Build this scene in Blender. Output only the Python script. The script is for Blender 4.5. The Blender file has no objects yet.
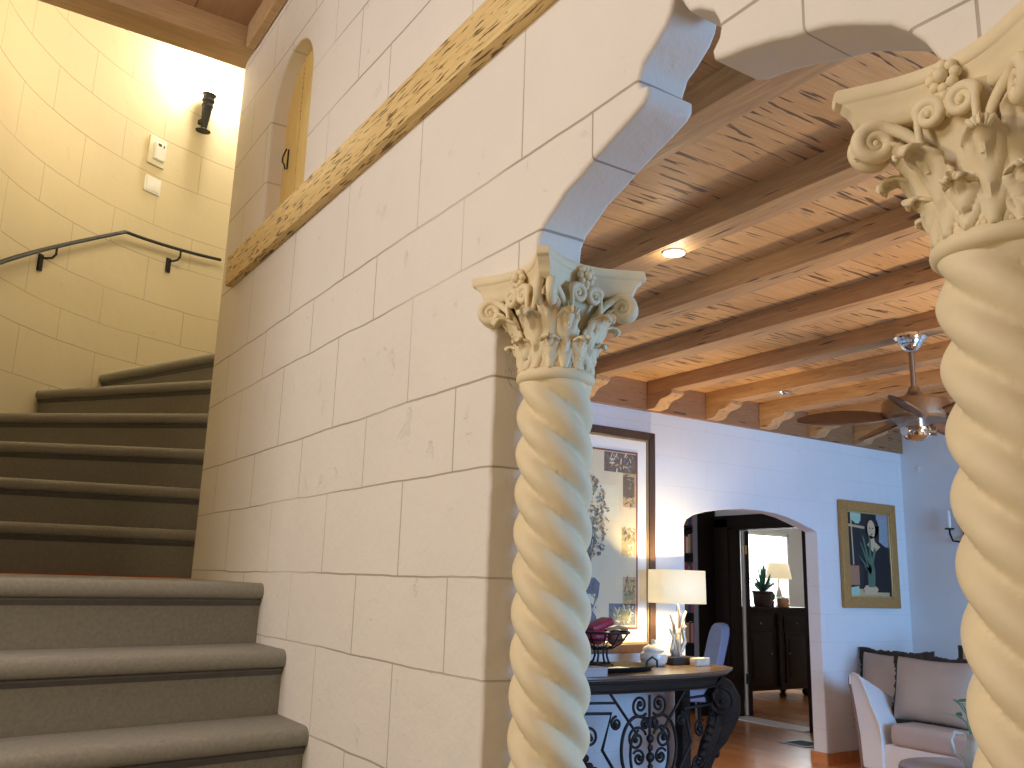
import bpy, bmesh, math, random
from mathutils import Vector, Matrix
random.seed(7)
PI = math.pi
sc = bpy.context.scene
COL = sc.collection
H = 1.55                      # eye height above the floor

def W(x, y, z):               # z counted from eye level
    return Vector((x, y, z + H))

# ------------------------------------------------------------------ builder
class MB:
    def __init__(s): s.bm = bmesh.new()
    def face(s, pts, mi=0):
        f = s.bm.faces.new([s.bm.verts.new(p) for p in pts]); f.material_index = mi; return f
    def box(s, c, d, rz=0.0, mi=0, rot=None):
        R = rot if rot is not None else Matrix.Rotation(rz, 3, 'Z')
        c = Vector(c); v = []
        for x in (-.5, .5):
            for y in (-.5, .5):
                for z in (-.5, .5):
                    v.append(s.bm.verts.new(c + R @ Vector((x*d[0], y*d[1], z*d[2]))))
        for q in ((0,1,3,2),(4,6,7,5),(0,4,5,1),(2,3,7,6),(0,2,6,4),(1,5,7,3)):
            f = s.bm.faces.new([v[i] for i in q]); f.material_index = mi
    def bevel_box(s, c, d, r=.01, seg=3, rz=0.0, mi=0, rot=None):
        t = MB(); t.box((0,0,0), d)
        bmesh.ops.bevel(t.bm, geom=t.bm.edges[:], offset=r, segments=seg, affect='EDGES', profile=.6)
        R = (rot if rot is not None else Matrix.Rotation(rz, 3, 'Z')).to_4x4()
        t.bm.transform(Matrix.Translation(Vector(c)) @ R)
        s.merge(t, mi)
    def merge(s, t, mi=0):
        mp = {v: s.bm.verts.new(v.co) for v in t.bm.verts}
        for f in t.bm.faces:
            try:
                g = s.bm.faces.new([mp[v] for v in f.verts]); g.material_index = mi if mi else f.material_index
            except ValueError: pass
        t.bm.free()
    def grid(s, fn, nu, nv, cu=False, cv=False, mi=0):
        V = [[s.bm.verts.new(fn(i/(nu if cu else nu-1), j/(nv if cv else nv-1))) for j in range(nv)] for i in range(nu)]
        for i in range(nu if cu else nu-1):
            for j in range(nv if cv else nv-1):
                a, b = (i+1) % nu, (j+1) % nv
                f = s.bm.faces.new([V[i][j], V[a][j], V[a][b], V[i][b]]); f.material_index = mi
        return V
    def tube(s, path, rad, seg=10, mi=0, cap=True, flat=1.0, up=None):
        path = [Vector(p) for p in path]; n = len(path)
        R = rad if isinstance(rad, (list, tuple)) else [rad]*n
        T = [(path[min(i+1, n-1)] - path[max(i-1, 0)]).normalized() for i in range(n)]
        a = Vector(up) if up else (Vector((0,0,1)) if abs(T[0].z) < .9 else Vector((1,0,0)))
        N = (a - T[0]*a.dot(T[0])).normalized(); rings = []
        for i in range(n):
            N = (N - T[i]*N.dot(T[i]))
            N = N.normalized() if N.length > 1e-6 else T[i].orthogonal().normalized()
            Bn = T[i].cross(N)
            rings.append([s.bm.verts.new(path[i] + R[i]*(math.cos(2*PI*k/seg)*N*flat + math.sin(2*PI*k/seg)*Bn)) for k in range(seg)])
        for i in range(n-1):
            for k in range(seg):
                f = s.bm.faces.new([rings[i][k], rings[i][(k+1) % seg], rings[i+1][(k+1) % seg], rings[i+1][k]]); f.material_index = mi
        if cap:
            for r in (rings[0], rings[-1]):
                f = s.bm.faces.new(r); f.material_index = mi
    def lathe(s, prof, c=(0,0,0), seg=32, mi=0, axis=None):
        c = Vector(c); R = axis if axis is not None else Matrix.Identity(3); rings = []
        for r, z in prof:
            rings.append([s.bm.verts.new(c + R @ Vector((max(r,1e-4)*math.cos(2*PI*k/seg), max(r,1e-4)*math.sin(2*PI*k/seg), z))) for k in range(seg)])
        for i in range(len(rings)-1):
            for k in range(seg):
                f = s.bm.faces.new([rings[i][k], rings[i][(k+1) % seg], rings[i+1][(k+1) % seg], rings[i+1][k]]); f.material_index = mi
        for r in (rings[0], rings[-1]):
            f = s.bm.faces.new(r); f.material_index = mi
    def sphere(s, c, r, seg=14, mi=0, sc3=(1,1,1)):
        n = max(6, seg//2)
        prof = [(r*math.sin(PI*i/n), -r*math.cos(PI*i/n)) for i in range(n+1)]
        t = MB(); t.lathe(prof, (0,0,0), seg)
        for v in t.bm.verts: v.co = Vector((v.co.x*sc3[0], v.co.y*sc3[1], v.co.z*sc3[2])) + Vector(c)
        s.merge(t, mi)
    def prism(s, poly, fn0, fn1, mi=0):     # poly: 2-D points; fn maps (a,b) to 3-D for the two ends
        A = [s.bm.verts.new(fn0(*p)) for p in poly]; Bv = [s.bm.verts.new(fn1(*p)) for p in poly]
        n = len(poly)
        for i in range(n):
            f = s.bm.faces.new([A[i], A[(i+1) % n], Bv[(i+1) % n], Bv[i]]); f.material_index = mi
        f = s.bm.faces.new(A[::-1]); f.material_index = mi
        f = s.bm.faces.new(Bv); f.material_index = mi
    def build(s, name, mats, parent=None, smooth=35, bevel=0.0):
        bm = s.bm
        bmesh.ops.recalc_face_normals(bm, faces=bm.faces[:])
        me = bpy.data.meshes.new(name)
        bm.to_mesh(me); bm.free()
        if not isinstance(mats, (list, tuple)): mats = [mats]
        for m in mats: me.materials.append(m)
        if smooth is not None:
            me.polygons.foreach_set('use_smooth', [True]*len(me.polygons))
            try: me.set_sharp_from_angle(angle=math.radians(smooth))
            except Exception: pass
        o = bpy.data.objects.new(name, me); COL.objects.link(o)
        if parent is not None:
            o.parent = parent
            o.matrix_parent_inverse = wm(parent).inverted()
        if bevel:
            b = o.modifiers.new('Bevel', 'BEVEL'); b.width = bevel; b.segments = 2; b.limit_method = 'ANGLE'; b.angle_limit = math.radians(40)
        return o

def wm(o):
    m = Matrix.LocRotScale(o.location, o.rotation_euler, o.scale)
    if o.parent is not None: m = wm(o.parent) @ o.matrix_parent_inverse @ m
    return m
def empty(name, loc, label, cat, group=None):
    o = bpy.data.objects.new(name, None); COL.objects.link(o); o.location = loc
    o.empty_display_size = .05
    return tag(o, label, cat, group)
def tag(o, label, cat, group=None):
    o['label'] = label; o['category'] = cat
    if group: o['group'] = group
    return o
def struct(o):
    o['kind'] = 'structure'; return o
def copy_tree(o, parent=None):
    c = o.copy(); COL.objects.link(c)
    if parent is not None: c.parent = parent
    for ch in list(o.children): copy_tree(ch, c)
    return c

# ------------------------------------------------------------------ materials
class NT:
    def __init__(s, name):
        s.m = bpy.data.materials.new(name); s.m.use_nodes = True
        s.t = s.m.node_tree; s.b = s.t.nodes['Principled BSDF']
    def n(s, typ, **kw):
        nd = s.t.nodes.new(typ)
        for k, v in kw.items():
            if k in nd.inputs.keys(): nd.inputs[k].default_value = v
            else: setattr(nd, k, v)
        return nd
    def l(s, a, b): s.t.links.new(a, b)
    def mix(s, fac, a, b, mode='MIX'):
        nd = s.n('ShaderNodeMix', data_type='RGBA', blend_type=mode)
        for sock, v in ((nd.inputs['Factor'], fac), (nd.inputs[6], a), (nd.inputs[7], b)):
            if hasattr(v, 'links') or isinstance(v, bpy.types.NodeSocket): s.l(v, sock)
            elif isinstance(v, (tuple, list)): sock.default_value = (*v[:3], 1)
            else: sock.default_value = v
        return nd.outputs[2]
    def math(s, op, a, b=0.0, clamp=False):
        nd = s.n('ShaderNodeMath', operation=op, use_clamp=clamp)
        for sock, v in zip(nd.inputs, (a, b)):
            if isinstance(v, bpy.types.NodeSocket): s.l(v, sock)
            else: sock.default_value = v
        return nd.outputs[0]
    def ramp(s, fac, stops):
        nd = s.n('ShaderNodeValToRGB'); e = nd.color_ramp.elements
        while len(e) < len(stops): e.new(.5)
        for el, (p, c) in zip(e, stops):
            el.position = p; el.color = (c, c, c, 1) if not isinstance(c, tuple) else (*c, 1)
        s.l(fac, nd.inputs[0]); return nd.outputs[0]
    def coord(s, kind='Object', scale=(1,1,1), rot=(0,0,0)):
        tc = s.n('ShaderNodeTexCoord'); mp = s.n('ShaderNodeMapping')
        mp.inputs['Scale'].default_value = scale; mp.inputs['Rotation'].default_value = rot
        s.l(tc.outputs[kind], mp.inputs[0]); return mp.outputs[0]
    def noise(s, vec, scale=5, detail=4, rough=.5, dist=0):
        nd = s.n('ShaderNodeTexNoise', Scale=scale, Detail=detail, Roughness=rough, Distortion=dist)
        s.l(vec, nd.inputs['Vector']); return nd.outputs['Fac']
    def bump(s, h, strength=.3, dist=.01, prev=None):
        nd = s.n('ShaderNodeBump', Strength=strength, Distance=dist); s.l(h, nd.inputs['Height'])
        if prev is not None: s.l(prev, nd.inputs['Normal'])
        s.l(nd.outputs[0], s.b.inputs['Normal']); return nd.outputs[0]

def M(name, col, rough=.6, metal=0.0, var=.12, nscale=8, bump=0.0, bscale=40, bdist=.004, emit=None, es=0.0, coat=0.0, spec=None, trans=0.0):
    t = NT(name); t.b.inputs['Roughness'].default_value = rough; t.b.inputs['Metallic'].default_value = metal
    v = t.coord()
    f = t.noise(v, nscale, 4)
    dark = tuple(c*(1-var) for c in col); lite = tuple(min(1, c*(1+var)) for c in col)
    c = t.mix(f, dark, lite); t.l(c, t.b.inputs['Base Color'])
    if bump: t.bump(t.noise(v, bscale, 3), bump, bdist)
    if emit: t.b.inputs['Emission Color'].default_value = (*emit, 1); t.b.inputs['Emission Strength'].default_value = es
    if coat: t.b.inputs['Coat Weight'].default_value = coat
    if spec is not None: t.b.inputs['Specular IOR Level'].default_value = spec
    if trans: t.b.inputs['Transmission Weight'].default_value = trans
    return t.m

def plaster(name, joints=None, bw=.515, off=0.0, u_axis='X', col=(.80,.765,.71), mortar=.62, bumpk=.45, uv=False):
    """lime plaster scored into blocks; joints = heights (above the floor) of the course lines"""
    t = NT(name); t.b.inputs['Roughness'].default_value = .82
    v = t.coord()
    n1 = t.noise(v, 2.2, 5, .55); n2 = t.noise(v, 28, 4, .6); n3 = t.noise(v, 9, 6, .6, .6)
    base = t.mix(n1, tuple(c*.93 for c in col), tuple(min(1, c*1.05) for c in col))
    chips = t.ramp(n3, [(0, 0), (.64, 0), (.70, 1), (1, 1)])
    base = t.mix(t.math('MULTIPLY', chips, .16), base, tuple(c*.7 for c in col))
    hgt = t.math('ADD', t.math('ADD', t.math('MULTIPLY', n2, .30), t.math('MULTIPLY', t.noise(v, 11, 5, .6), .9)), t.math('MULTIPLY', chips, -.7))
    if joints:
        if uv:
            uvn = t.n('ShaderNodeUVMap'); uvn.uv_map = 'UVMap'; sv = uvn.outputs[0]
            sp = t.n('ShaderNodeSeparateXYZ'); t.l(sv, sp.inputs[0]); u, z = sp.outputs[0], sp.outputs[1]
        else:
            sp = t.n('ShaderNodeSeparateXYZ'); t.l(t.coord(), sp.inputs[0])
            u, z = sp.outputs[0 if u_axis == 'X' else 1], sp.outputs[2]
        wob = t.math('MULTIPLY', t.math('SUBTRACT', t.noise(v, 3.5, 3), .5), .018)
        z = t.math('ADD', z, wob)
        top = 6.6
        fc = t.n('ShaderNodeFloatCurve'); cm = fc.mapping; cv = cm.curves[0]
        pts = [(0, 0)] + [(j/top, (k+1)/40) for k, j in enumerate(joints)]
        pts.append((1, (len(joints)+1+(top-joints[-1])/.28)/40))
        while len(cv.points) < len(pts): cv.points.new(.5, .5)
        for p, q in zip(cv.points, pts): p.location = q; p.handle_type = 'VECTOR'
        cm.update()
        t.l(t.math('DIVIDE', z, top), fc.inputs['Value'])
        row = t.math('MULTIPLY', fc.outputs[0], 40)
        cb = t.n('ShaderNodeCombineXYZ')
        t.l(t.math('DIVIDE', t.math('SUBTRACT', u, off), .22), cb.inputs[0]); t.l(row, cb.inputs[1])
        br = t.n('ShaderNodeTexBrick')
        br.offset = .5; br.offset_frequency = 2; br.squash = 1
        for k, val in (('Scale', 1.0), ('Mortar Size', .012), ('Mortar Smooth', .35), ('Bias', 0.0), ('Brick Width', bw/.22), ('Row Height', 1.0)):
            br.inputs[k].default_value = val
        br.inputs['Color1'].default_value = (.47,.47,.47,1); br.inputs['Color2'].default_value = (.53,.53,.53,1)
        t.l(cb.outputs[0], br.inputs['Vector'])
        mm = t.math('MULTIPLY', br.outputs['Fac'], t.ramp(t.noise(v, 1.7, 3), [(.30, .25), (.58, 1)]))
        base = t.mix(t.math('MULTIPLY', mm, mortar), base, (col[0]*.36, col[1]*.30, col[2]*.22))
        base = t.mix(.12, base, br.outputs['Color'], 'OVERLAY')
        hgt = t.math('SUBTRACT', hgt, t.math('MULTIPLY', mm, 2.2))
    t.l(base, t.b.inputs['Base Color'])
    t.bump(hgt, bumpk, .012)
    return t.m

def wood(name, c1, c2, axis='X', rough=.55, pits=0.0, plank=0.0, pitcol=(.06,.035,.02), pitscale=24, grain=1.0, plank_axis='X', coat=0.0, spec=None):
    """axis: grain direction; pits: amount of long dark pecky pockets; plank: board width across the grain"""
    t = NT(name); t.b.inputs['Roughness'].default_value = rough
    if spec is not None: t.b.inputs['Specular IOR Level'].default_value = spec
    if coat: t.b.inputs['Coat Weight'].default_value = coat; t.b.inputs['Coat Roughness'].default_value = .15
    k = {'X': 0, 'Y': 1, 'Z': 2}[axis]
    def sc(a, l): s = [a, a, a]; s[k] = l; return tuple(s)
    g = t.noise(t.coord(scale=sc(14*grain, 1.1*grain)), 1.6, 6, .6, 1.2)
    fine = t.noise(t.coord(scale=sc(90, 4)), 1.5, 3, .6)
    lo = t.noise(t.coord(scale=sc(2.2, .8)), 1.3, 3)
    f = t.math('ADD', t.math('MULTIPLY', g, .62), t.math('MULTIPLY', lo, .38))
    col = t.mix(t.ramp(f, [(.3, 0), (.7, 1)]), c1, c2)
    col = t.mix(t.math('MULTIPLY', t.ramp(fine, [(.35, 1), (.6, 0)]), .25), col, tuple(c*.45 for c in c1))
    h = t.math('MULTIPLY', fine, .15)
    if plank:
        sp = t.n('ShaderNodeSeparateXYZ'); t.l(t.coord(), sp.inputs[0])
        u = sp.outputs['XYZ'.index(plank_axis)]
        q = t.math('DIVIDE', u, plank)
        fr = t.math('FRACT', q); fl = t.math('FLOOR', q)
        wn = t.n('ShaderNodeTexWhiteNoise', noise_dimensions='1D'); t.l(fl, wn.inputs['W'])
        col = t.mix(t.math('MULTIPLY', wn.outputs['Value'], .38), col, tuple(c*.66 for c in c1))
        ed = t.math('LESS_THAN', fr, .022)
        col = t.mix(t.math('MULTIPLY', ed, .8), col, tuple(c*.25 for c in c1))
        h = t.math('SUBTRACT', h, t.math('MULTIPLY', ed, .8))
    if pits:
        p = t.noise(t.coord(scale=sc(pitscale, pitscale/11)), 1.7, 2, .45, .2)
        area = t.noise(t.coord(scale=(1, 1, 1)), 2.1, 2)
        th = t.math('ADD', p, t.math('MULTIPLY', area, .22))
        m = t.ramp(th, [(0, 0), (.80-.17*pits, 0), (.84-.17*pits, 1), (1, 1)])
        col = t.mix(t.math('MULTIPLY', m, .88), col, pitcol)
        h = t.math('SUBTRACT', h, t.math('MULTIPLY', m, 1.3))
    t.l(col, t.b.inputs['Base Color'])
    t.bump(h, .5, .012)
    return t.m

HJ = [round(z+H, 3) for z in (-1.2,-.95,-.70,-.452,-.207,.002,.242,.441,.735,.927,1.262,1.64,1.92,2.2,2.45)]
TJ = [round(z+H, 3) for z in (-.35,-.1,.15,.45,.75,1.03,1.31,1.50,1.741,2.05,2.28,2.627,2.915,3.215,3.5,3.8,4.1)]
FJ = [round(z+H, 3) for z in (-1.25,-1.0,-.75,-.48,-.22,.03,.28,.53,.83,1.08)]
m_hall = plaster('plaster_hall', HJ, .515, -2.05+.1288+.125, col=(.83,.765,.67))
m_tower = plaster('plaster_tower', TJ, .62, 0, uv=True, col=(.73,.635,.43), mortar=.5, bumpk=.2)
m_far = plaster('plaster_living', FJ, .62, .1, 'Y', col=(.82,.83,.84), mortar=.12, bumpk=.10)
m_plain = plaster('plaster_plain', None, col=(.80,.80,.79), bumpk=.2)
m_inner = plaster('plaster_reveal', None, col=(.84,.82,.79), bumpk=.25)
m_stone = M('cast_stone_cream', (.81,.68,.43), .62, var=.12, nscale=14, bump=.25, bscale=60, bdist=.003)
m_cy_board = wood('cypress_boards', (.62,.33,.13), (.86,.53,.25), 'Y', .6, pits=.42, plank=.34, plank_axis='X', pitcol=(.12,.06,.035))
m_cy_beam = wood('cypress_beam', (.44,.23,.095), (.74,.45,.20), 'X', .55, pits=.15, pitcol=(.12,.06,.035))
m_cy_frieze = wood('cypress_frieze', (.30,.14,.06), (.44,.23,.10), 'Y', .55, pits=.1)
m_pecky = wood('pecky_cypress', (.74,.50,.19), (.90,.68,.31), 'X', .6, pits=.60, pitscale=78, pitcol=(.13,.06,.02))
m_stairbeam = wood('oak_stair_beam', (.52,.32,.15), (.72,.50,.28), 'Y', .5)
m_stairceil = wood('oak_stair_ceiling', (.50,.30,.18), (.62,.40,.25), 'X', .55, plank=.35, plank_axis='Y')
m_yellowdoor = wood('yellow_niche_door', (.82,.57,.17), (.93,.70,.28), 'Z', .5)
m_floor = wood('red_oak_floor', (.60,.215,.065), (.80,.34,.115), 'X', .25, plank=.085, plank_axis='Y', coat=.4)
m_hallfloor = M('hall_tile', (.42,.33,.25), .5)
m_carpet = M('grey_stair_carpet', (.31,.295,.25), .95, var=.25, nscale=90, bump=.7, bscale=420, bdist=.004)
m_nose = M('grey_stair_moulding', (.14,.135,.13), .8, var=.2, nscale=40)
m_red = M('red_carpet_edge', (.55,.13,.06), .8)
m_dark = wood('dark_walnut', (.010,.007,.006), (.030,.018,.013), 'Z', .5, spec=.2)
m_table = wood('carved_table_wood', (.014,.010,.008), (.050,.032,.022), 'Y', .62, spec=.15)
m_tabletop = wood('table_top_wood', (.09,.055,.035), (.19,.125,.08), 'Y', .3, coat=.3)
m_iron = M('wrought_iron', (.022,.019,.018), .5, .6)
m_black = M('black_metal', (.013,.012,.012), .6, .1)
m_chrome = M('polished_nickel', (.80,.78,.74), .12, 1.0, var=.03)
m_bronze = M('brushed_bronze', (.30,.23,.16), .35, .9)
m_blade = wood('dark_fan_blade', (.10,.05,.03), (.17,.09,.05), 'X', .45)
m_white = M('white_enamel', (.86,.85,.82), .4)
m_gold = M('antique_gold_frame', (.47,.255,.075), .45, .25, var=.3, nscale=40, bump=.3, bscale=70)
m_goldlip = M('bright_gold_lip', (.66,.50,.22), .35, .7)
m_frame = wood('dark_picture_frame', (.045,.025,.015), (.12,.065,.04), 'Z', .4)
m_bead = M('gilt_beading', (.40,.27,.13), .45, .4, var=.4, nscale=120)
m_mat = M('white_mat_board', (.88,.87,.84), .8, var=.02)
m_fillet = M('red_brown_fillet', (.22,.07,.04), .5)
m_sofa = M('white_linen', (.80,.79,.79), .85, var=.05, nscale=60, bump=.2, bscale=400)
m_sofaedge = M('sofa_brown_edge', (.24,.13,.09), .6)
m_seat = M('taupe_seat_fabric', (.52,.45,.42), .8, var=.12, nscale=7, bump=.15, bscale=300)
m_cush = M('taupe_satin', (.47,.38,.31), .5, var=.15, nscale=6, bump=.12, bscale=300)
m_fringe = M('dark_brown_fringe', (.065,.045,.032), .95, var=.5, nscale=80, bump=1.0, bscale=120, bdist=.02)
m_bluefab = M('grey_blue_upholstery', (.26,.31,.47), .8, var=.1)
m_shade = M('cream_lamp_shade', (.86,.78,.58), .8, emit=(1.0,.80,.48), es=.5)
m_antler = M('silvered_driftwood', (.50,.44,.36), .35, .6, var=.4, nscale=25)
m_china = M('white_porcelain', (.70,.69,.62), .2, var=.08, nscale=60)
m_terra = M('oxblood_fruit', (.28,.02,.05), .4, var=.3)
m_leafg = M('green_leaf', (.06,.22,.09), .5, var=.4, nscale=30)
m_leafb = M('blue_green_leaf', (.12,.36,.32), .5, var=.4, nscale=30)
m_pot = M('black_brown_pot', (.05,.022,.022), .35)
m_greybox = M('grey_box_paper', (.36,.36,.38), .7)
m_therm = M('ivory_plastic', (.82,.79,.62), .5, var=.03)
m_lcd = M('dark_display', (.08,.085,.06), .3)
m_bulb = M('lit_bulb', (1,.95,.85), .4, emit=(1,.9,.7), es=14)
m_can = M('lit_downlight', (1,1,1), .4, emit=(1,.97,.9), es=9)
m_win = M('bright_window_glass', (1,1,1), .2, emit=(.97,1,.98), es=2.1)
m_vent = M('blue_grey_grille', (.09,.12,.17), .4, .4)
m_glass = M('amber_jar_glass', (.85,.45,.22), .15, var=.2, nscale=30)
m_thresh = M('pale_sunlight_threshold', (.86,.84,.80), .25)  # pale colour stands in for sunlight on the doorway floor

# ------------------------------------------------------------------ camera
yaw, pitch, roll = [math.radians(a) for a in (147.189, 12.528, 1.752)]
fv = Vector((math.cos(pitch)*math.cos(yaw), math.cos(pitch)*math.sin(yaw), math.sin(pitch)))
rv = fv.cross(Vector((0,0,1))).normalized(); uv = rv.cross(fv)
r2 = math.cos(roll)*rv + math.sin(roll)*uv; u2 = -math.sin(roll)*rv + math.cos(roll)*uv
cam = bpy.data.cameras.new('camera'); camo = bpy.data.objects.new('camera', cam); COL.objects.link(camo)
cam.sensor_width = 36; cam.lens = 883.78/1024*36; cam.clip_start = .05
mw = Matrix((( r2.x, u2.x, -fv.x, 0), (r2.y, u2.y, -fv.y, 0), (r2.z, u2.z, -fv.z, H), (0,0,0,1)))
camo.matrix_world = mw
sc.camera = camo

# ------------------------------------------------------------------ setting
def plate_from_outline(name, splines, y0, y1, mat, bev=.010):
    """upright wall in the XZ plane, cut from 2-D outlines (the first outer, the rest holes), edges rounded"""
    cu = bpy.data.curves.new(name, 'CURVE'); cu.dimensions = '2D'; cu.fill_mode = 'BOTH'
    for pts in splines:
        sp = cu.splines.new('POLY'); sp.points.add(len(pts)-1)
        for p, (x, z) in zip(sp.points, pts): p.co = (x, z, 0, 1)
        sp.use_cyclic_u = True
    th = (y1-y0)/2
    cu.extrude = th-bev; cu.bevel_depth = bev; cu.bevel_resolution = 2; cu.offset = -bev
    tmp = bpy.data.objects.new('tmp', cu); COL.objects.link(tmp)
    dg = bpy.context.evaluated_depsgraph_get()
    me = bpy.data.meshes.new_from_object(tmp.evaluated_get(dg))
    bpy.data.objects.remove(tmp)
    me.transform(Matrix.Translation((0, (y0+y1)/2, 0)) @ Matrix.Rotation(PI/2, 4, 'X'))
    me.materials.clear(); me.materials.append(mat)
    bm = bmesh.new(); bm.from_mesh(me); bmesh.ops.remove_doubles(bm, verts=bm.verts[:], dist=1e-5); bm.to_mesh(me); bm.free()
    me.polygons.foreach_set('use_smooth', [True]*len(me.polygons)); me.set_sharp_from_angle(angle=math.radians(50))
    o = bpy.data.objects.new(name, me); COL.objects.link(o)
    wn = o.modifiers.new('Weighted', 'WEIGHTED_NORMAL'); wn.weight = 100; wn.keep_sharp = True
    return o

archL = [(-1.472,.662),(-1.468,.715),(-1.448,.740),(-1.422,.755),(-1.375,.785),(-1.322,.806),(-1.278,.824),(-1.218,.847),(-1.166,.864),(-1.133,.876),(-1.119,.889),(-1.119,.907),(-1.139,.914),(-1.144,.930),(-1.139,.947),(-1.130,.962),(-1.105,.979),(-1.084,.993),(-1.069,1.006),(-1.057,1.026),(-1.048,1.05),(-1.042,1.07)]
archR = [(-.560,.662),(-.571,.683),(-.584,.706),(-.605,.733),(-.631,.757),(-.674,.785),(-.725,.808),(-.769,.825),(-.829,.843),(-.886,.857),(-.935,.868),(-.952,.877),(-.957,.892),(-.944,.908),(-.938,.925),(-.942,.945),(-.953,.968),(-.985,.990),(-1.012,1.002),(-1.026,1.022),(-1.036,1.05),(-1.040,1.07)]
def rough(pts, step=.03, amp=.0022, seed=2):
    rnd = random.Random(seed); out = []
    for (a, b), (c, d) in zip(pts, pts[1:]):
        n = max(1, int(math.hypot(c-a, d-b)/step))
        for i in range(n):
            j = amp if (i or n == 1) else amp*.4
            out.append((a+(c-a)*i/n+rnd.uniform(-j, j), b+(d-b)*i/n+rnd.uniform(-j, j)))
    return out + [pts[-1]]
def up(l): return [(x, z+H) for x, z in l]
outer = [(-4.10,0.0)] + rough([(-1.63,0.0),(-1.63,.655+H)] + up(archL)) + rough(up(archR[::-1]) + [(-.45,.655+H),(-.45,0.0)]) + [(2.2,0.0),(2.2,2.62+H),(-4.10,2.62+H)]
ncx, nr = -3.305, .245
niche = [(ncx-nr, 1.36+H), (ncx-nr, 1.92+H)] + [(ncx+nr*math.cos(a), 1.92+H+nr*math.sin(a)) for a in [PI-PI*i/16 for i in range(1, 16)]] + [(ncx+nr, 1.92+H), (ncx+nr, 1.36+H)]
wall = struct(plate_from_outline('wall_left', [outer, niche[::-1]], 1.0, 1.12, m_hall))

def newel(u, v):                                   # rounded end of the hall wall, where the stair turns
    if u < .8:
        a = -PI/2 - (u/.8)*PI; x, y = -4.06 + .45*math.cos(a), 1.45 + .45*math.sin(a)
    else:
        x, y = -4.06 + (u-.8)*.6, 1.90
    return W(x, y, -1.55 + v*5.9)
b = MB()
V = b.grid(newel, 40, 24)
lay = b.bm.loops.layers.uv.new('UVMap')
o = struct(b.build('wall_right', m_hall, smooth=60))

TC, TR = Vector((-4.2, 1.9)), 2.08
b = MB()
NA = 90
def tower(u, v):
    a = math.radians(-88 - u*132)
    return W(TC.x + TR*math.cos(a), TC.y + TR*math.sin(a), -1.55 + v*5.95)
V = b.grid(tower, NA, 14)
lay = b.bm.loops.layers.uv.new('UVMap')
for f in b.bm.faces:
    for lp in f.loops:
        c = lp.vert.co; a = math.atan2(c.y-TC.y, c.x-TC.x)
        if a > 0: a -= 2*PI
        lp[lay].uv = (-a*TR, c.z)
o = struct(b.build('wall_curved', m_tower, smooth=60)); o.name = 'wall_back'
b = MB(); b.box(W(-4.2, 1.9, 4.42), (4.4, 4.4, .06)); 
struct(b.build('ceiling_stair', m_plain))
b = MB(); b.box((-3.55, -.25, 1.9), (1.3, .12, 3.8)); b.box((-3.95, .4, 5.2), (.1, 1.3, 1.9)); struct(b.build('wall_outer', m_tower))
b = MB()
for p, q in (((-4.12,1.12),(-4.12,2.25)), ((-4.12,2.25),(-5.6,3.12)), ((-5.6,3.12),(-5.95,3.12))):
    b.face([W(*p,-1.55), W(*q,-1.55), W(*q,4.4), W(*p,4.4)])
o = struct(b.build('wall_inner', m_plain)); sm = o.modifiers.new('Solid','SOLIDIFY'); sm.thickness = .04
# hall ceiling of boards, its crown trim and the beam across the stair
b = MB(); b.box(W(-.95, -1.0, 2.66), (6.42, 4.3, .10)); struct(b.build('ceiling_hall', m_stairceil))
b = MB(); b.box(W(-.85, .975, 2.545), (6.2, .045, .13)); struct(b.build('trim_1', m_stairbeam, bevel=.006))
b = MB(); b.bevel_box(W(-4.065, .40, 2.555), (.19, 1.23, .13), .008, 2)
tag(b.build('stair_beam', m_stairbeam), 'brown wooden beam crossing above the stairs at the top left', 'beam')
b = MB(); b.bevel_box(W(-1.2, .992, 1.330), (5.45, .055, .138), .006, 2)
tag(b.build('wall_beam', m_pecky), 'long pitted yellow timber set level into the white block wall', 'beam')
# arched niche with its yellow door
b = MB(); b.box(W(ncx, 1.075, 1.8), (.52, .018, .95)); d = struct(b.build('door_1', m_yellowdoor))
b = MB()
lx, lz = ncx-.175, 1.735
b.tube([W(lx, 1.055, lz+.045), W(lx+.008, 1.048, lz+.028), W(lx-.008, 1.044, lz+.008), W(lx-.008, 1.044, lz-.015), W(lx+.006, 1.048, lz-.03), W(lx+.003, 1.055, lz-.05)], .0035, 8)
b.box(W(lx, 1.064, lz), (.01, .005, .09)); b.build('latch', m_iron, d)
for xx in (-.06, .06):
    b = MB(); b.box(W(ncx+xx, 1.0655, 1.8), (.004, .003, .9)); b.build('board_groove', m_pecky, d)

# floors
b = MB(); b.box((-4.4, 6.5, -.05), (13.2, 10.7, .1)); struct(b.build('floor', m_floor))
b = MB(); b.box((-2.0, -1.0, -.05), (8.6, 4.24, .1)); struct(b.build('floor_hall', m_hallfloor))

# living room: far wall with its arched doorway
DY0, DY1 = 5.40, 7.14
def farwall():
    top = 1.69+H
    hole = [(DY0, 0), (DY0, .50+H)] + [(y, z+H) for y, z in ((5.43,.555),(5.52,.60),(5.66,.635),(5.85,.665),(6.1,.69),(6.35,.69),(6.55,.68),(6.72,.655),(6.88,.615),(7.02,.575),(7.10,.555))] + [(DY1, .54+H), (DY1, 0)]
    pts = [(2.9, 0)] + hole + [(8.62, 0), (8.62, top), (2.9, top)]
    o = plate_from_outline('wall_far', [pts], -.15, 0, m_far, .012)
    o.data.transform(Matrix(((0,-1,0,0),(1,0,0,0),(0,0,1,0),(0,0,0,1))))    # x->Y , y(-.15..0)-> +X .15..0
    o.data.transform(Matrix.Translation((-5.59-.15, 0, 0)))
    return struct(o)
farwall()
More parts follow.
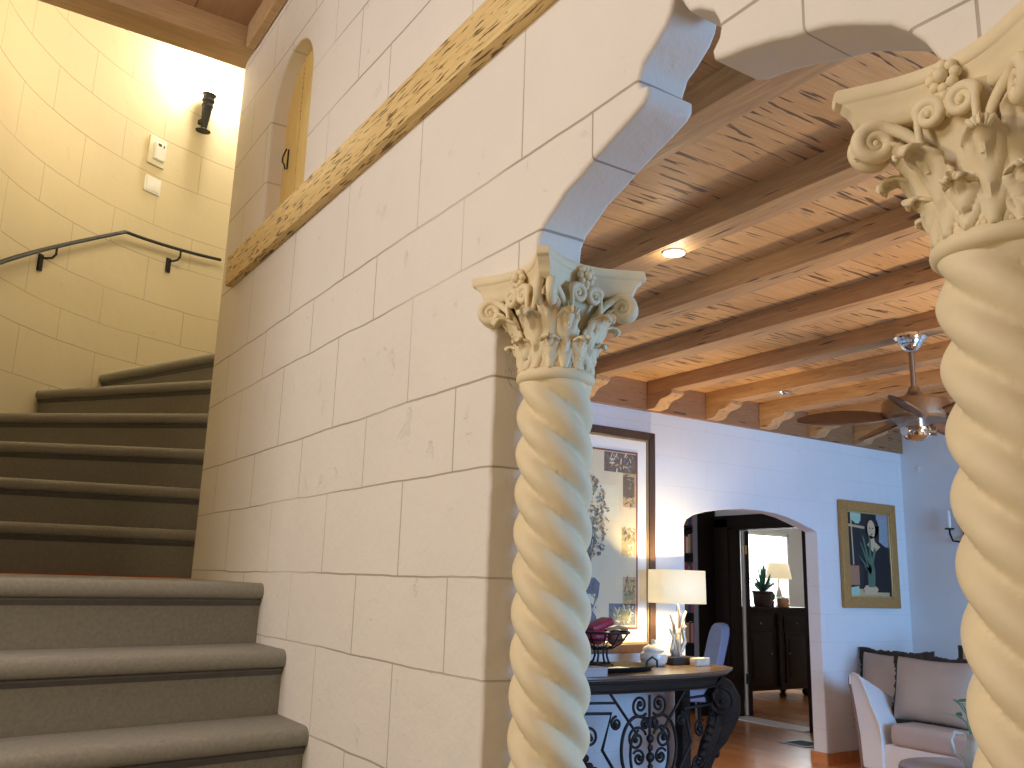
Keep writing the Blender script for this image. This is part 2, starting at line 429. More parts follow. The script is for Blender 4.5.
# back wall: closes the living room and the passage; doorway to the next room
BY = 8.55
def backwall():
    hole = [(-8.04, 0), (-8.04, .74+H), (-6.88, .74+H), (-6.88, 0)]
    pts = [(-10.5, 0)] + hole + [(2.2, 0), (2.2, 1.75+H), (-10.5, 1.75+H)]
    return struct(plate_from_outline('wall_end', [pts], BY, BY+.14, m_plain, .006))
backwall()
b = MB(); b.box((2.25, 4.8, 1.65), (.1, 7.6, 3.3)); struct(b.build('wall_window_side', m_plain))
b = MB(); b.prism([(-4.10,1.10),(2.2,1.10),(2.2,8.6),(-5.62,8.6),(-5.62,3.14),(-4.10,2.27)], lambda a, c: W(a, c, 1.69), lambda a, c: W(a, c, 1.77)); struct(b.build('ceiling', m_cy_board))
b = MB(); b.box((-9.3, 8.6, 1.30+H), (7.4, 8.0, .06)); 
o = struct(b.build('ceiling_passage', m_plain))
b = MB(); b.box((-10.5, 5.7, 1.4), (.1, 5.8, 2.9)); b.box((-8.1, 3.2, 1.4), (4.7, .1, 2.9)); struct(b.build('wall_passage', m_plain))
b = MB(); b.box(W(-5.575, 5.85, 1.565), (.04, 5.5, .25)); struct(b.build('trim_2', m_cy_frieze, bevel=.004))
b = MB(); b.box((-5.575, 7.83, .05), (.02, 1.36, .10)); b.box((-5.66, 7.127, .05), (.18, .03, .10)); b.box((-5.575, 4.15, .05), (.02, 2.46, .10)); struct(b.build('baseboard_far', m_floor))

# ceiling beams with their corbels
names = ['ceiling beam just behind the top of the arch, first from the arch', 'ceiling beam with the round lit downlight in its underside', 'ceiling beam just beyond the one holding the lit downlight', 'ceiling beam above the left column capital, fourth from the arch', 'ceiling beam that the ceiling fan hangs from', 'ceiling beam just beyond the one the fan hangs from', 'ceiling beam above the fan blades, second beyond the fan rod', 'ceiling beam nearest the blue far corner']
BYS = [1.99, 2.745, 3.44, 4.16, 4.95, 5.64, 6.33, 7.02, 7.72]
names.append('ceiling beam over the sofa against the end wall')
BW = .145
def corbel(root, y):
    P = [(0,0),(.30,0),(.30,-.03),(.285,-.035),(.27,-.045),(.235,-.055),(.20,-.058),(.165,-.065),(.135,-.085),(.115,-.11),(.09,-.125),(.0,-.13)]
    m = MB(); m.prism(P, lambda a, c: W(-5.555+a, y+.004, 1.577+c), lambda a, c: W(-5.555+a, y+BW-.004, 1.577+c))
    m.build('corbel', m_cy_beam, root, bevel=.003)
for nm, y in zip(names, BYS):
    root = empty('ceiling_beam', W(-1.7, y+BW/2, 1.575), nm, 'beam', None)
    m = MB(); xs = {0: -4.09, 1: -4.93}.get(BYS.index(y), -5.55); m.bevel_box(W((xs+2.11)/2, y+BW/2, 1.635), (2.11-xs, BW, .118), .006, 2); m.build('timber', m_cy_beam, root)
    if y > 3: corbel(root, y)
def downlight(x, y, lit, label):
    r = empty('recessed_light', W(x, y, 1.574), label, 'ceiling light')
    m = MB(); m.lathe([(.046,.001),(.055,.0),(.057,-.004),(.053,-.008),(.044,-.006),(.043,.001)], W(x,y,1.575), 28); m.build('trim_ring', m_white if lit else m_chrome, r)
    m = MB()
    if lit: m.lathe([(.044,-.004),(.03,-.0045),(.0,-.005)], W(x,y,1.575), 24); m.build('lens', m_can, r)
    else: m.sphere(W(x,y,1.572), .038, 16, sc3=(1,1,.6)); m.build('eyeball', m_chrome, r)
downlight(-2.98, 2.83, True, 'round lit white downlight set in a ceiling beam')
downlight(-4.74, 5.712, False, 'small unlit silver eyeball light in a ceiling beam left of the fan')

# ------------------------------------------------------------------ staircase
root = empty('staircase', (-3.3, .5, 0), 'winding staircase covered in grey carpet at the left', 'staircase')
def step(p, q, z, back, rise=.20, edge=False):
    """p outer and q inner end of the nosing line; back = outline of the tread behind it (inner to outer)"""
    p, q = Vector(p), Vector(q); t = (q-p).normalized(); n = Vector((t.y, -t.x))
    if n.dot(Vector((1, -.2))) < 0: n = -n                    # n points down the stair
    prof = [(0, 0), (.013, -.003), (.024, -.011), (.029, -.024), (.028, -.038), (.021, -.049), (.010, -.053), (.004, -.054)]
    m = MB(); top = [p] + [q] + [Vector(x) for x in back]
    m.face([(v.x, v.y, z+H) for v in top])
    def sweep(pr, mm):
        def fn(u, v):
            i = v*(len(pr)-1); k = min(int(i), len(pr)-2); f = i-k
            d = pr[k][0]*(1-f)+pr[k+1][0]*f; zz = pr[k][1]*(1-f)+pr[k+1][1]*f
            c = p.lerp(q, u) + n*d; return Vector((c.x, c.y, z+zz+H))
        mm.grid(fn, 12, len(pr))
    sweep(prof, m)
    sweep([(.004, -.054), (-.004, -.082), (-.006, -.086), (-.008, -rise-.012)], m)
    o = m.build('step', m_carpet, root, smooth=50)
    m2 = MB(); sweep([(-.006, -.055), (.008, -.055), (.011, -.061), (.005, -.067), (.001, -.074), (-.004, -.078), (-.006, -.055)], m2)
    m2.build('nosing_moulding', m_nose, o, smooth=50)
    if edge:
        m3 = MB(); sweep([(-.004, -rise+.004), (.012, -rise+.006), (.014, -rise-.004), (-.006, -rise-.006)], m3); m3.build('carpet_edge', m_red, o)
def ext(a, b, y):                                             # extend line a-b to a given Y
    a, b = Vector(a), Vector(b); f = (y-a.y)/(b.y-a.y); c = a.lerp(b, f); return (c.x, c.y)
def to_cyl(a, b):
    a, b = Vector(a), Vector(b); d = (b-a).normalized(); o = a-TC
    bb = o.dot(d); cc = o.length_squared-(TR-.002)**2; return tuple(a + d*(-bb+math.sqrt(bb*bb-cc)))
S = []
for l, r, z in (((-2.475,.21),(-2.60,1.0),-.43), ((-2.70,.20),(-2.84,1.0),-.235), ((-2.95,.20),(-3.12,1.0),-.035)):
    S.append((ext(l, r, -.19), ext(l, r, 1.004), z))
for l, r, z in (((-4.47,.26),(-4.34,1.06),.186), ((-4.60,.24),(-4.39,1.10),.386), ((-4.92,.23),(-4.44,1.14),.586), ((-5.36,.23),(-4.52,1.18),.786), ((-5.64,.44),(-4.60,1.21),.986), ((-5.98,.77),(-4.62,1.32),1.186)):
    S.append((to_cyl(r, l), r, z))
def cyl_arc(a, b, n=8):
    a0 = math.atan2(a[1]-TC.y, a[0]-TC.x) % (2*PI); a1 = math.atan2(b[1]-TC.y, b[0]-TC.x) % (2*PI)
    return [(TC.x+(TR-.002)*math.cos(a0+(a1-a0)*i/n), TC.y+(TR-.002)*math.sin(a0+(a1-a0)*i/n)) for i in range(1, n)]
for i, (p, q, z) in enumerate(S):
    if i+1 < len(S):
        p2, q2, _ = S[i+1]
        if i < 3: back = [q2, p2] if i < 2 else [(-4.1, 1.004), q2, p2, (-4.2,-.17)]
        else:
            back = [q2, p2] + cyl_arc(p2, p)
    else: back = [(-4.62, 2.3), (-5.4, 3.05), (-5.9, 3.05)] + cyl_arc((-5.9, 3.05), p)
    step(p, q, z, back, .2 if i != 3 else .221, edge=(i == 3))
for k in range(5):                                            # the flight goes on down to the hall floor
    x = -2.33 + .25*k
    step((x+.12, -.19), (x, 1.004), -.63-.2*k, [(x-.26, 1.004), (x-.14, -.19)], .2 if k < 4 else .12)
# solid under the treads, so nothing shows through
# ------------------------------------------------------------------ curved wall fittings
def cylp(a_deg, r, z): a = math.radians(a_deg); return W(TC.x + r*math.cos(a), TC.y + r*math.sin(a), z)
def ang(x, y): return math.degrees(math.atan2(y-TC.y, x-TC.x))
RR = 2.015
root_h = empty('handrail', W(-5.7, .6, 1.9), 'thin black iron handrail bent along the curved wall', 'handrail')
a0, a1, a2 = ang(-5.143,.114)+3, ang(-5.886,.788), ang(-6.173,1.468)
z_at = lambda a: (1.543 + (2.121-1.543)*(a-(a0-3))/(a1-(a0-3))) if abs(a) <= abs(a1) else 2.121+.05*(abs(a)-abs(a1))/(abs(a2)-abs(a1))
a0 = -104; a1 = a1 if a1 < 0 else a1-360; a2 = a2 if a2 < 0 else a2-360
as0 = ang(-5.143,.114)
def z_at(a):
    if a >= a1: return 1.543 + (2.121-1.543)*(a-as0)/(a1-as0)
    return 2.121 + .05*(a-a1)/(a2-a1)
path = [cylp(a, RR, z_at(a)) for a in [a0+(a1-a0)*i/14 for i in range(15)]] + [cylp(a, RR, z_at(a)) for a in [a1+(a2-a1)*i/8 for i in range(1, 9)]]
b = MB(); b.tube(path, .0175, 10, flat=.62); b.build('rail', m_black, root_h)
for (x, y) in ((-5.457,.318), (-6.053,1.096)):
    a = ang(x, y); a = (a if a < 0 else a-360); a -= 1.9 if a > -130 else 1.3; z = z_at(a-1.2)
    b = MB(); b.tube([cylp(a-1.2, RR, z-.01), cylp(a-1.2, RR, z-.05), cylp(a-.9, RR+.012, z-.075), cylp(a-.3, RR+.035, z-.085), cylp(a+.15, TR-.01, z-.085)], .007, 8)
    br = b.build('bracket', m_black, root_h)
    b = MB(); R = Matrix.Rotation(math.radians(a), 3, 'Z'); b.bevel_box(cylp(a+.1, TR-.008, z-.115), (.014, .034, .10), .003, 2, rot=R); b.build('wall_plate', m_black, br)
def on_wall(a, z, out=.0): return cylp(a, TR-out, z), Matrix.Rotation(math.radians(a), 3, 'Z')
aT = ang(-6.041,.935); c, R = on_wall(aT, 2.79, .012)
r = empty('thermostat', c, 'cream wall thermostat with a small dark display, above the light switch', 'thermostat')
b = MB(); b.bevel_box(c, (.018, .135, .205), .006, 3, rot=R); b.build('back_plate', m_therm, r)
c2 = cylp(aT-.15, TR-.032, 2.785); b = MB(); b.bevel_box(c2, (.03, .088, .125), .012, 4, rot=R); body = b.build('body', m_white, r)
for dz, dy, s in ((.045, .012, .026), (.045, -.022, .010)):
    b = MB(); b.box(c2 + R @ Vector((-.0155, dy, dz)), (.003, s, .018), rot=R); b.build('display', m_lcd, body)
c, R = on_wall(aT, 2.545, .008)
r = empty('light_switch', c, 'plain white square switch plate below the thermostat', 'switch')
b = MB(); b.bevel_box(c, (.012, .128, .115), .004, 3, rot=R); b.build('plate', m_white, r)
b = MB(); b.bevel_box(c + R @ Vector((-.007, 0, 0)), (.006, .10, .09), .002, 2, rot=R); b.build('rocker', m_white, r)
aS = ang(-6.166, 1.215); aS = aS if aS < 0 else aS-360
R = Matrix.Rotation(math.radians(aS), 3, 'Z'); tilt = R @ Matrix.Rotation(math.radians(-7), 3, 'Y')
SK = .80; c = cylp(aS, TR-.065, 3.07)
r = empty('torch_sconce', c, 'black torch shaped wall sconce glowing upward on the curved wall', 'sconce')
b = MB(); b.lathe([(SK*q, SK*z) for q, z in [(.0,0),(.062,0),(.066,.008),(.045,.014),(.026,.03),(.034,.10),(.041,.20),(.043,.23),(.05,.235),(.05,.25),(.043,.255),(.046,.28),(.056,.285),(.056,.30),(.05,.305),(.053,.335),(.062,.345),(.062,.355),(.0,.355)]], c, 20, axis=tilt); tor = b.build('torch', m_black, r)
b = MB(); b.box(cylp(aS, TR-.03, 3.16), (.08, .02, .03), rot=R); b.build('wall_arm', m_black, r)
b = MB(); b.lathe([(SK*q, SK*z) for q, z in [(.0,.345),(.052,.35),(.055,.40),(.035,.44),(.0,.455)]], c, 18, axis=tilt); b.build('glass_cup', m_bulb, r)

# ------------------------------------------------------------------ twisted columns
RS = .0825
def shaft_r(phi, N=4):
    a = 2*PI/N; x = (phi % a) - a/2
    c, rho = .49, .51
    return RS*(c*math.cos(x) + math.sqrt(max(1e-6, rho*rho - (c*math.sin(x))**2)))
PITCH = .324
PHL = -(math.radians(234.3) + 2*PI*.305/PITCH)
PHR = -(math.radians(207) + 2*PI*.237/PITCH)
def make_column(cx, cy, ph, label, name='twisted_column'):
    base = W(cx, cy, -1.55)
    root = empty(name, base, label, 'column')
    z0, z1 = -1.33, .422
    b = MB(); nz = 260; ns = 72
    def fn(u, v):
        z = z0 + v*(z1-z0); th = u*2*PI
        k = min(1, (z1-z)/.035, (z-z0)/.05); k = max(0, k)**.7
        rr = shaft_r(th + 2*PI*z/PITCH + ph)*k + RS*.93*(1-k)
        return W(cx + rr*math.cos(th), cy + rr*math.sin(th), z)
    b.grid(fn, ns, nz, cu=True); b.build('shaft', m_stone, root, smooth=75)
    b = MB(); b.lathe([(.07,.411),(.079,.413),(.084,.418),(.0855,.425),(.084,.432),(.079,.437),(.07,.438)], W(cx, cy, 0), 48); b.build('collar', m_stone, root)
    b = MB(); b.lathe([(.08,-1.31),(.095,-1.32),(.10,-1.335),(.095,-1.35),(.085,-1.36),(.082,-1.385),(.09,-1.40),(.115,-1.41),(.122,-1.43),(.115,-1.45),(.10,-1.452)], W(cx, cy, 0), 40); b.box(W(cx, cy, -1.50), (.25, .25, .10)); b.build('base', m_stone, root, bevel=.004)
    # capital
    def bell(z):
        t = max(0, min(1, (z-.43)/.185)); return .066 + .012*t + .030*t**3
    b = MB(); b.lathe([(bell(.425+.19*i/14), .425+.19*i/14) for i in range(15)], W(cx, cy, 0), 40); cap = b.build('capital', m_stone, root)
    # abacus: four hollow sides, clipped corners, moulded edge
    A = .146
    def plan(s, n=14):
        out = []
        for k in range(4):
            a = k*PI/2
            P0 = Vector((A*s-.0, -(A*s-.017))); P1 = Vector((A*s, A*s-.017))
            for i in range(n+1):
                t = i/n; x = A*s - .047*s*(math.sin(PI*t)) ; y = P0.y + (P1.y-P0.y)*t
                out.append((x*math.cos(a)-y*math.sin(a), x*math.sin(a)+y*math.cos(a)))
        return out
    b = MB(); lay = [(.74,.600),(.80,.602),(.84,.606),(.86,.612),(.87,.614),(.875,.618),(.885,.624),(.91,.632),(.945,.638),(.95,.641),(.965,.642),(.99,.645),(1.0,.651),(.995,.659),(.975,.662)]
    rings = [[b.bm.verts.new(W(cx+x, cy+y, z)) for x, y in plan(s)] for s, z in lay]
    n = len(rings[0])
    for i in range(len(rings)-1):
        for k in range(n): b.bm.faces.new([rings[i][k], rings[i][(k+1) % n], rings[i+1][(k+1) % n], rings[i+1][k]])
    b.bm.faces.new(rings[0]); b.bm.faces.new(rings[-1]); b.build('abacus', m_stone, cap, smooth=40)
    # acanthus leaves: a row of eight low ones, a row of eight tall ones between
    def leaf(ang_, hgt, wid, out, zb=.436, curl=.9):
        ca, sa = math.cos(ang_), math.sin(ang_)
        NV, NU = 30, 15
        def prof(t):                                        # (radius, height) along the midrib, tip rolls out and down
            if t < .72:
                s = t/.72; z = zb + hgt*s; return bell(z) + .006 + out*.35*s**2.4, z
            s = (t-.72)/.28; a = s*PI*1.15
            rr = hgt*.13
            r0 = bell(zb+hgt)+.006+out*.35
            return r0 + rr*(1-math.cos(a))*1.25, zb + hgt + rr*math.sin(a)*.9
        def pt(u, v):
            r_, z = prof(v); s = u*2-1
            w = wid*(.55 + .55*math.sin(PI*min(1, v*.92)**.8))*(1 if v < .72 else max(.30, 1-((v-.72)/.28)**2*.62))
            lobes = 1 - .22*abs(math.sin(v*PI*5.5))*abs(s)**3
            x = s*w*lobes
            rib = .0045*math.exp(-(s/.16)**2) + .0022*math.cos(abs(s)*11 - v*20)*(1-abs(s)*.3) 
            r_ = r_ + rib - .010*s*s*(1 if v < .75 else .2) + .003*abs(s)**3
            a = x/max(r_, .04)
            q = r_
            return W(cx + q*(ca*math.cos(a)-sa*math.sin(a)), cy + q*(sa*math.cos(a)+ca*math.sin(a)), z - .004*abs(s)*(v > .7))
        m = MB(); m.grid(pt, NU, NV)
        o = m.build('acanthus_leaf', m_stone, cap, smooth=80)
        sd = o.modifiers.new('Solid', 'SOLIDIFY'); sd.thickness = .006; sd.offset = -1
    for k in range(8): leaf(k*PI/4, .062, .0235, .035)
    for k in range(8): leaf(k*PI/4+PI/8, .108, .027, .055)
    for k in range(4): leaf(k*PI/2+PI/4, .138, .026, .085)
    # corner volutes and the little inner scrolls
    def spiral(c, ex, ez, r0, turns, start, sgn):
        P = []; n = int(26*turns)
        for i in range(n+1):
            t = i/n; a = start + sgn*2*PI*turns*t; r = r0*(1-t)**.85 + .0012
            P.append(c + ex*r*math.cos(a) + ez*r*math.sin(a))
        return P
    for k in range(4):
        a = PI/4 + k*PI/2; d = Vector((math.cos(a), math.sin(a), 0)); sd_ = Vector((-d.y, d.x, 0))
        for s in (-1, 1):
            C = W(cx, cy, .578) + d*.146 + sd_*s*.013
            sp = spiral(C, d, Vector((0,0,1)), .0235, 1.9, PI*.62, -1)
            fa = a + s*PI/4                                  # stalk leaves from near the middle of the face
            st = W(cx, cy, .50) + Vector((math.cos(fa-s*.20), math.sin(fa-s*.20), 0))*.082
            mid = W(cx, cy, .580) + Vector((math.cos(fa-s*.42), math.sin(fa-s*.42), 0))*.096
            stalk = [st.lerp(mid, t)*(1-t) + mid.lerp(sp[0], t)*t for t in [i/10 for i in range(10)]]
            P = stalk + sp
            rad = [.0055+.003*min(1, i/8) for i in range(10)] + [.0082*(1-i/len(sp))**.6 + .0028 for i in range(len(sp))]
            m = MB(); m.tube(P, rad, 9, up=sd_); m.sphere(C, .0065, 12, sc3=(1,1,1)); m.build('corner_volute', m_stone, cap, smooth=60)
    for k in range(4):
        a = k*PI/2; d = Vector((math.cos(a), math.sin(a), 0)); sd_ = Vector((-d.y, d.x, 0))
        m = MB()
        for s in (-1, 1):
            C = W(cx, cy, .592) + d*.104 + sd_*s*.0215
            sp = spiral(C, sd_*s, Vector((0,0,1)), .0175, 1.7, PI*.15, 1)
            st = W(cx, cy, .52) + d*.092 + sd_*s*.036
            P = [st.lerp(sp[0], t) + d*.006*math.sin(PI*t) for t in [i/7 for i in range(7)]] + sp
            rad = [.005]*7 + [.0064*(1-i/len(sp))**.6 + .0022 for i in range(len(sp))]
            m.tube(P, rad, 8, up=d); m.sphere(C + d*.003, .005, 10)
        m.build('helix', m_stone, cap, smooth=60)
        m = MB(); C = W(cx, cy, .634) + d*.104                # flower in the middle of each hollow side
        m.sphere(C + d*.006, .0095, 12)
        for i in range(8):
            t = 2*PI*i/8; m.sphere(C + sd_*.0155*math.cos(t) + Vector((0,0,.0155*math.sin(t))), .0078, 10)
        for i in range(3): m.sphere(C + d*(.0-.003*i) + Vector((0,0,-.026-.010*i)), .0068, 10)
        m.build('fleuron', m_stone, cap, smooth=80)
    return root
make_column(-1.517, 1.09, PHL, 'cream twisted stone column with leafy capital left of the arch opening')
make_column(-.551, 1.09, PHR, 'cream twisted stone column with leafy capital at the right edge')

# ------------------------------------------------------------------ console table
TY, HL = 4.30, 1.01                                   # middle and half length along the far wall
ZT = -.60
def bow(y): 
    t = min(1, abs(y-TY)/HL); return -4.76 - .27*t**3.2
def slab(m, z0, z1, grow=0.0, mi=0, n=30):
    ys = [TY-HL-grow + 2*(HL+grow)*i/n for i in range(n+1)]
    poly = [(bow(TY+(y-TY)*HL/(HL+grow))+grow, y) for y in ys] + [(-5.545, TY+HL+grow), (-5.545, TY-HL-grow)]
    poly.insert(n+1, (bow(TY+HL)+grow-.10, TY+HL+grow+.03)); poly.append((bow(TY-HL)+grow-.10, TY-HL-grow-.03))
    m.prism(poly, lambda a, c: W(a, c, z0), lambda a, c: W(a, c, z1), mi)
t_root = empty('console_table', W(-5.15, TY, -1.55), 'dark carved console table with scrolled iron apron under the framed vase picture', 'table')
m = MB(); slab(m, ZT-.022, ZT, .02); slab(m, ZT-.034, ZT-.022, .008); m.build('table_top', m_tabletop, t_root, bevel=.005)
m = MB(); slab(m, ZT-.052, ZT-.034, -.006); slab(m, ZT-.105, ZT-.052, -.03); slab(m, ZT-.118, ZT-.105, -.018)
m.build('frieze_rail', m_table, t_root, bevel=.004)
def ap(s, z, off=-.05): return W(bow(TY+s)+off, TY+s, z)       # a point on the bowed apron
def spir(c, r0, turns, start, sgn, n=22, r1=.012):
    P = []; k = int(n*turns)
    for i in range(k+1):
        t = i/k; a = start + sgn*2*PI*turns*t; r = r0*(1-t)+r1*t
        P.append((c[0]+r*math.cos(a), c[1]+r*math.sin(a)))
    return P
apr = None
m = MB()
def smooth(P, k=6):
    out = []
    for i in range(len(P)-1):
        a, b_, c, d = P[max(i-1, 0)], P[i], P[i+1], P[min(i+2, len(P)-1)]
        for j in range(k):
            t = j/k
            out.append(tuple(.5*(2*b_[q]+(c[q]-a[q])*t+(2*a[q]-5*b_[q]+4*c[q]-d[q])*t*t+(3*b_[q]-a[q]-3*c[q]+d[q])*t**3) for q in (0, 1)))
    return out + [P[-1]]
def iron(pts, r=.011, off=-.05, sm=False):
    if sm: pts = smooth(pts)
    m.tube([ap(s, z, off) for s, z in pts], r, 7)
zt = ZT-.118
iron([(-.85, zt-.06), (-.30, zt-.06)], .009); iron([(.30, zt-.06), (.85, zt-.06)], .009)
iron([(-.85, zt-.125), (-.33, zt-.125), (-.40, zt-.35), (-.22, zt-.60)], .011); iron([(.85, zt-.125), (.33, zt-.125), (.40, zt-.35), (.22, zt-.60)], .011)
iron([(-.34, zt-.0), (-.10, zt-.28)], .010); iron([(.34, zt-.0), (.10, zt-.28)], .010)
iron([(-.78, zt-.24), (-.55, zt-.40), (-.30, zt-.62)], .011); iron([(.78, zt-.24), (.55, zt-.40), (.30, zt-.62)], .011)
bars = m.build('apron_bars', m_iron, t_root, smooth=60)
for s in (-1, 1):
    for (cx_, cz_, r0, tu, st, sg) in ((.085,-.085,.075,1.6,PI*1.25,1), (.115,-.30,.085,1.5,PI*.9,-1), (.10,-.42,.055,1.4,PI*.2,1), (.085,-.56,.070,1.5,PI*1.6,1), (.50,-.27,.065,1.4,PI*.3,1), (.66,-.22,.045,1.4,PI*.8,-1), (.47,-.50,.06,1.3,PI*1.3,-1), (.60,-.34,.05,1.4,PI*.1,1), (.045,-.20,.04,1.3,PI*.7,1), (.29,-.19,.045,1.4,PI*.5,-1), (.205,-.61,.045,1.3,PI*1.2,1)):
        m = MB(); P = [(s*x, z) for x, z in spir((cx_, zt+cz_), r0, tu, st, sg)]
        iron(P, .0092); e = P[-1]; m.sphere(ap(e[0], e[1]), .02, 10)
        m.build('iron_scroll', m_iron, bars, smooth=60)
    m = MB(); iron([(s*x, zt+z) for x, z in ((.03,-.17),(.13,-.155),(.21,-.22),(.245,-.33),(.235,-.45),(.18,-.555),(.10,-.61),(.03,-.60))], .0115, sm=True); m.build('iron_scroll', m_iron, bars, smooth=60)
    m = MB(); iron([(s*x, zt+z) for x, z in ((.10,-.24),(.155,-.30),(.17,-.40),(.15,-.50),(.10,-.54))], .0095, sm=True); m.build('iron_scroll', m_iron, bars, smooth=60)
    m = MB()                                               # leafy sprays on the diagonal bars
    for i in range(7):
        x, z = .46+.05*i-.17, zt-.62+.035*i; m.sphere(ap(s*x, z+.01*(-1)**i, -.042), .022, 8, sc3=(.5,1.2,.8))
    m.build('iron_leaf_spray', m_iron, bars, smooth=60)
m = MB()
for z, r in ((-.30,.03),(-.36,.022),(-.42,.034),(-.48,.022),(-.55,.03)): m.sphere(ap(0, zt+z, -.045), r, 12, sc3=(.7,1,1))
iron([(0, zt-.02), (0, zt-.64)], .010); m.build('apron_rosette', m_iron, bars, smooth=60)
def leg(s):
    y0 = TY + s*(HL-.19); x0 = bow(TY+s*(HL-.14))+.02
    m = MB()
    prof = [(0,-.118,.085),(.045,-.16,.10),(.075,-.22,.105),(.08,-.29,.10),(.06,-.37,.088),(.02,-.46,.075),(-.035,-.55,.062),(-.075,-.66,.052),(-.085,-.76,.046),(-.06,-.85,.05),(-.02,-.91,.065),(0.0,-.948,.06)]
    d = Vector((.62, s*.78, 0)); sd_ = Vector((-d.y, d.x, 0))
    P = [W(x0-.06, y0-s*.05, ZT+z) + d*o for o, z, w in prof]
    m.tube(P, [w*1.2 for o, z, w in prof], 12, flat=.85, up=sd_)
    o = m.build('leg', m_table, t_root, smooth=60)
    # scrolled carving down the knee
    for off, (cc, zz, r0, st) in ((.085, (.04,-.22,.10,PI*.5)), (-.085, (.04,-.22,.10,PI*.5))):
        mm = MB(); C = W(x0-.06, y0-s*.05, ZT+zz) + d*cc + sd_*off
        Q = [C + d*p[0] + Vector((0,0,p[1])) for p in spir((0,0), r0, 2.2, st, -1)]
        mm.tube(Q, .018, 8); mm.sphere(Q[-1], .026, 10); mm.build('knee_scroll', m_table, o, smooth=60)
    mm = MB()
    for i in range(8):
        z = -.30-.042*i; k = min(range(len(prof)), key=lambda j: abs(prof[j][1]-z)); w = prof[k][2]
        C = W(x0-.06, y0-s*.05, ZT+z) + d*(prof[k][0]+w*.85)
        mm.sphere(C, .026, 9, sc3=(.9,.9,1.3))
    mm.build('carved_leaves', m_table, o, smooth=60)
    # carved bracket between knee and apron
    for (cy_, cz_, r0, tu, st, sg, rr) in ((.17,-.20,.085,1.9,PI*.4,-1 if s > 0 else 1,.015), (.30,-.17,.055,1.7,PI*.9,1 if s > 0 else -1,.013), (.27,-.36,.07,1.7,PI*.6,-1 if s > 0 else 1,.013)):
        mm = MB(); P = [ap(s*(HL-cy_)+p[0], ZT+cz_+p[1], -.03) for p in spir((0,0), r0, tu, st, sg)]
        mm.tube(P, rr, 8); mm.sphere(P[-1], .022, 10); mm.build('bracket_scroll', m_table, o, smooth=60)
    mm = MB()
    for e in (-.02, .02, .06):
        mm.tube([ap(s*(HL-.12+e*.5), ZT-.24-e, -.03), ap(s*(HL-.22), ZT-.30-e, -.02), ap(s*(HL-.36), ZT-.44-e, -.03), ap(s*(HL-.50), ZT-.62-e, -.045)], [.016,.018,.016,.008], 8)
    for i in range(5): mm.sphere(ap(s*(HL-.50+.03*i), ZT-.56+.05*i, -.03), .028, 9, sc3=(.6,1.2,1))
    mm.build('bracket_arm', m_table, o, smooth=60)
leg(1); leg(-1)
for s in (-1, 1): m = MB(); m.bevel_box(W(-5.46, TY+s*(HL-.08), -1.135), (.09, .09, .83), .01, 2); m.build('rear_leg', m_table, t_root)

# ---- things on the table
ty = ZT
r = empty('serving_tray', W(-5.12, 4.10, ty), 'dark oval tray with looped handles under the fruit bowl', 'tray')
def oval(cx_, cy_, rx, ry, prof, m, n=40):
    m.grid(lambda u, v: (lambda pr: W(cx_ + (rx+pr[0])*math.cos(2*PI*u), cy_ + (ry+pr[0])*math.sin(2*PI*u), ty+pr[1]))(prof[min(len(prof)-1, int(round(v*(len(prof)-1))))]), n, len(prof), cu=True)
m = MB(); oval(-5.12, 4.10, .20, .46, [(-.18,.002),(-.03,.002),(0,.014),(.02,.034),(.03,.036),(.024,.028),(.0,.006),(-.03,.0005),(-.18,.0005)], m)
m.face([W(-5.12+.02*math.cos(2*PI*i/20), 4.10+.28*math.sin(2*PI*i/20), ty+.002) for i in range(20)]); m.build('tray_body', m_black, r, smooth=50)
for s in (-1, 1):
    m = MB(); yy = 4.10+s*.33
    m.tube([W(-4.93, yy-.05, ty+.03), W(-4.925, yy-.045, ty+.075), W(-4.925, yy, ty+.10), W(-4.925, yy+.045, ty+.075), W(-4.93, yy+.05, ty+.03)], .007, 8); m.build('handle', m_iron, r)
r = empty('paper_doily', W(-5.10, 4.20, ty+.005), 'pale paper lying in the dark oval tray', 'paper')
m = MB(); m.bevel_box(W(-5.09, 4.27, ty+.0075), (.20, .26, .005), .002, 1, rz=.3); m.build('sheet', m_mat, r)
bc = (-5.12, 4.12)
r = empty('wire_fruit_bowl', W(bc[0], bc[1], ty), 'black wire bowl on a stand holding red fruit, on the tray', 'bowl')
m = MB()
for k in range(12):
    a = 2*PI*k/12; m.tube([W(bc[0]+q*math.cos(a), bc[1]+q*math.sin(a), ty+z) for q, z in ((.03,.145),(.09,.155),(.15,.19),(.19,.245),(.205,.262))], .005, 6)
m.build('basket_wires', m_iron, r)
m = MB()
for q, z, w in ((.205,.262,.008),(.17,.215,.005),(.06,.148,.007)):
    m.tube([W(bc[0]+q*math.cos(2*PI*i/32), bc[1]+q*math.sin(2*PI*i/32), ty+z) for i in range(33)], w, 7)
m.build('rim', m_iron, r)
m = MB()
for k in range(4):
    a = 2*PI*k/4+.5; m.tube([W(bc[0]+q*math.cos(a), bc[1]+q*math.sin(a), ty+z) for q, z in ((.05,.15),(.045,.10),(.06,.06),(.10,.036))], .008, 7)
m.tube([W(bc[0]+.085*math.cos(2*PI*i/24), bc[1]+.085*math.sin(2*PI*i/24), ty+.042) for i in range(25)], .006, 6); m.build('stand', m_iron, r)
m = MB(); m.sphere(W(-5.07, 4.04, ty+.235), .068, 16, sc3=(1,1.25,.85)); m.build('red_gourd', m_terra)
o = bpy.data.objects['red_gourd']; tag(o, 'long dark red gourd in front in the wire bowl', 'fruit')
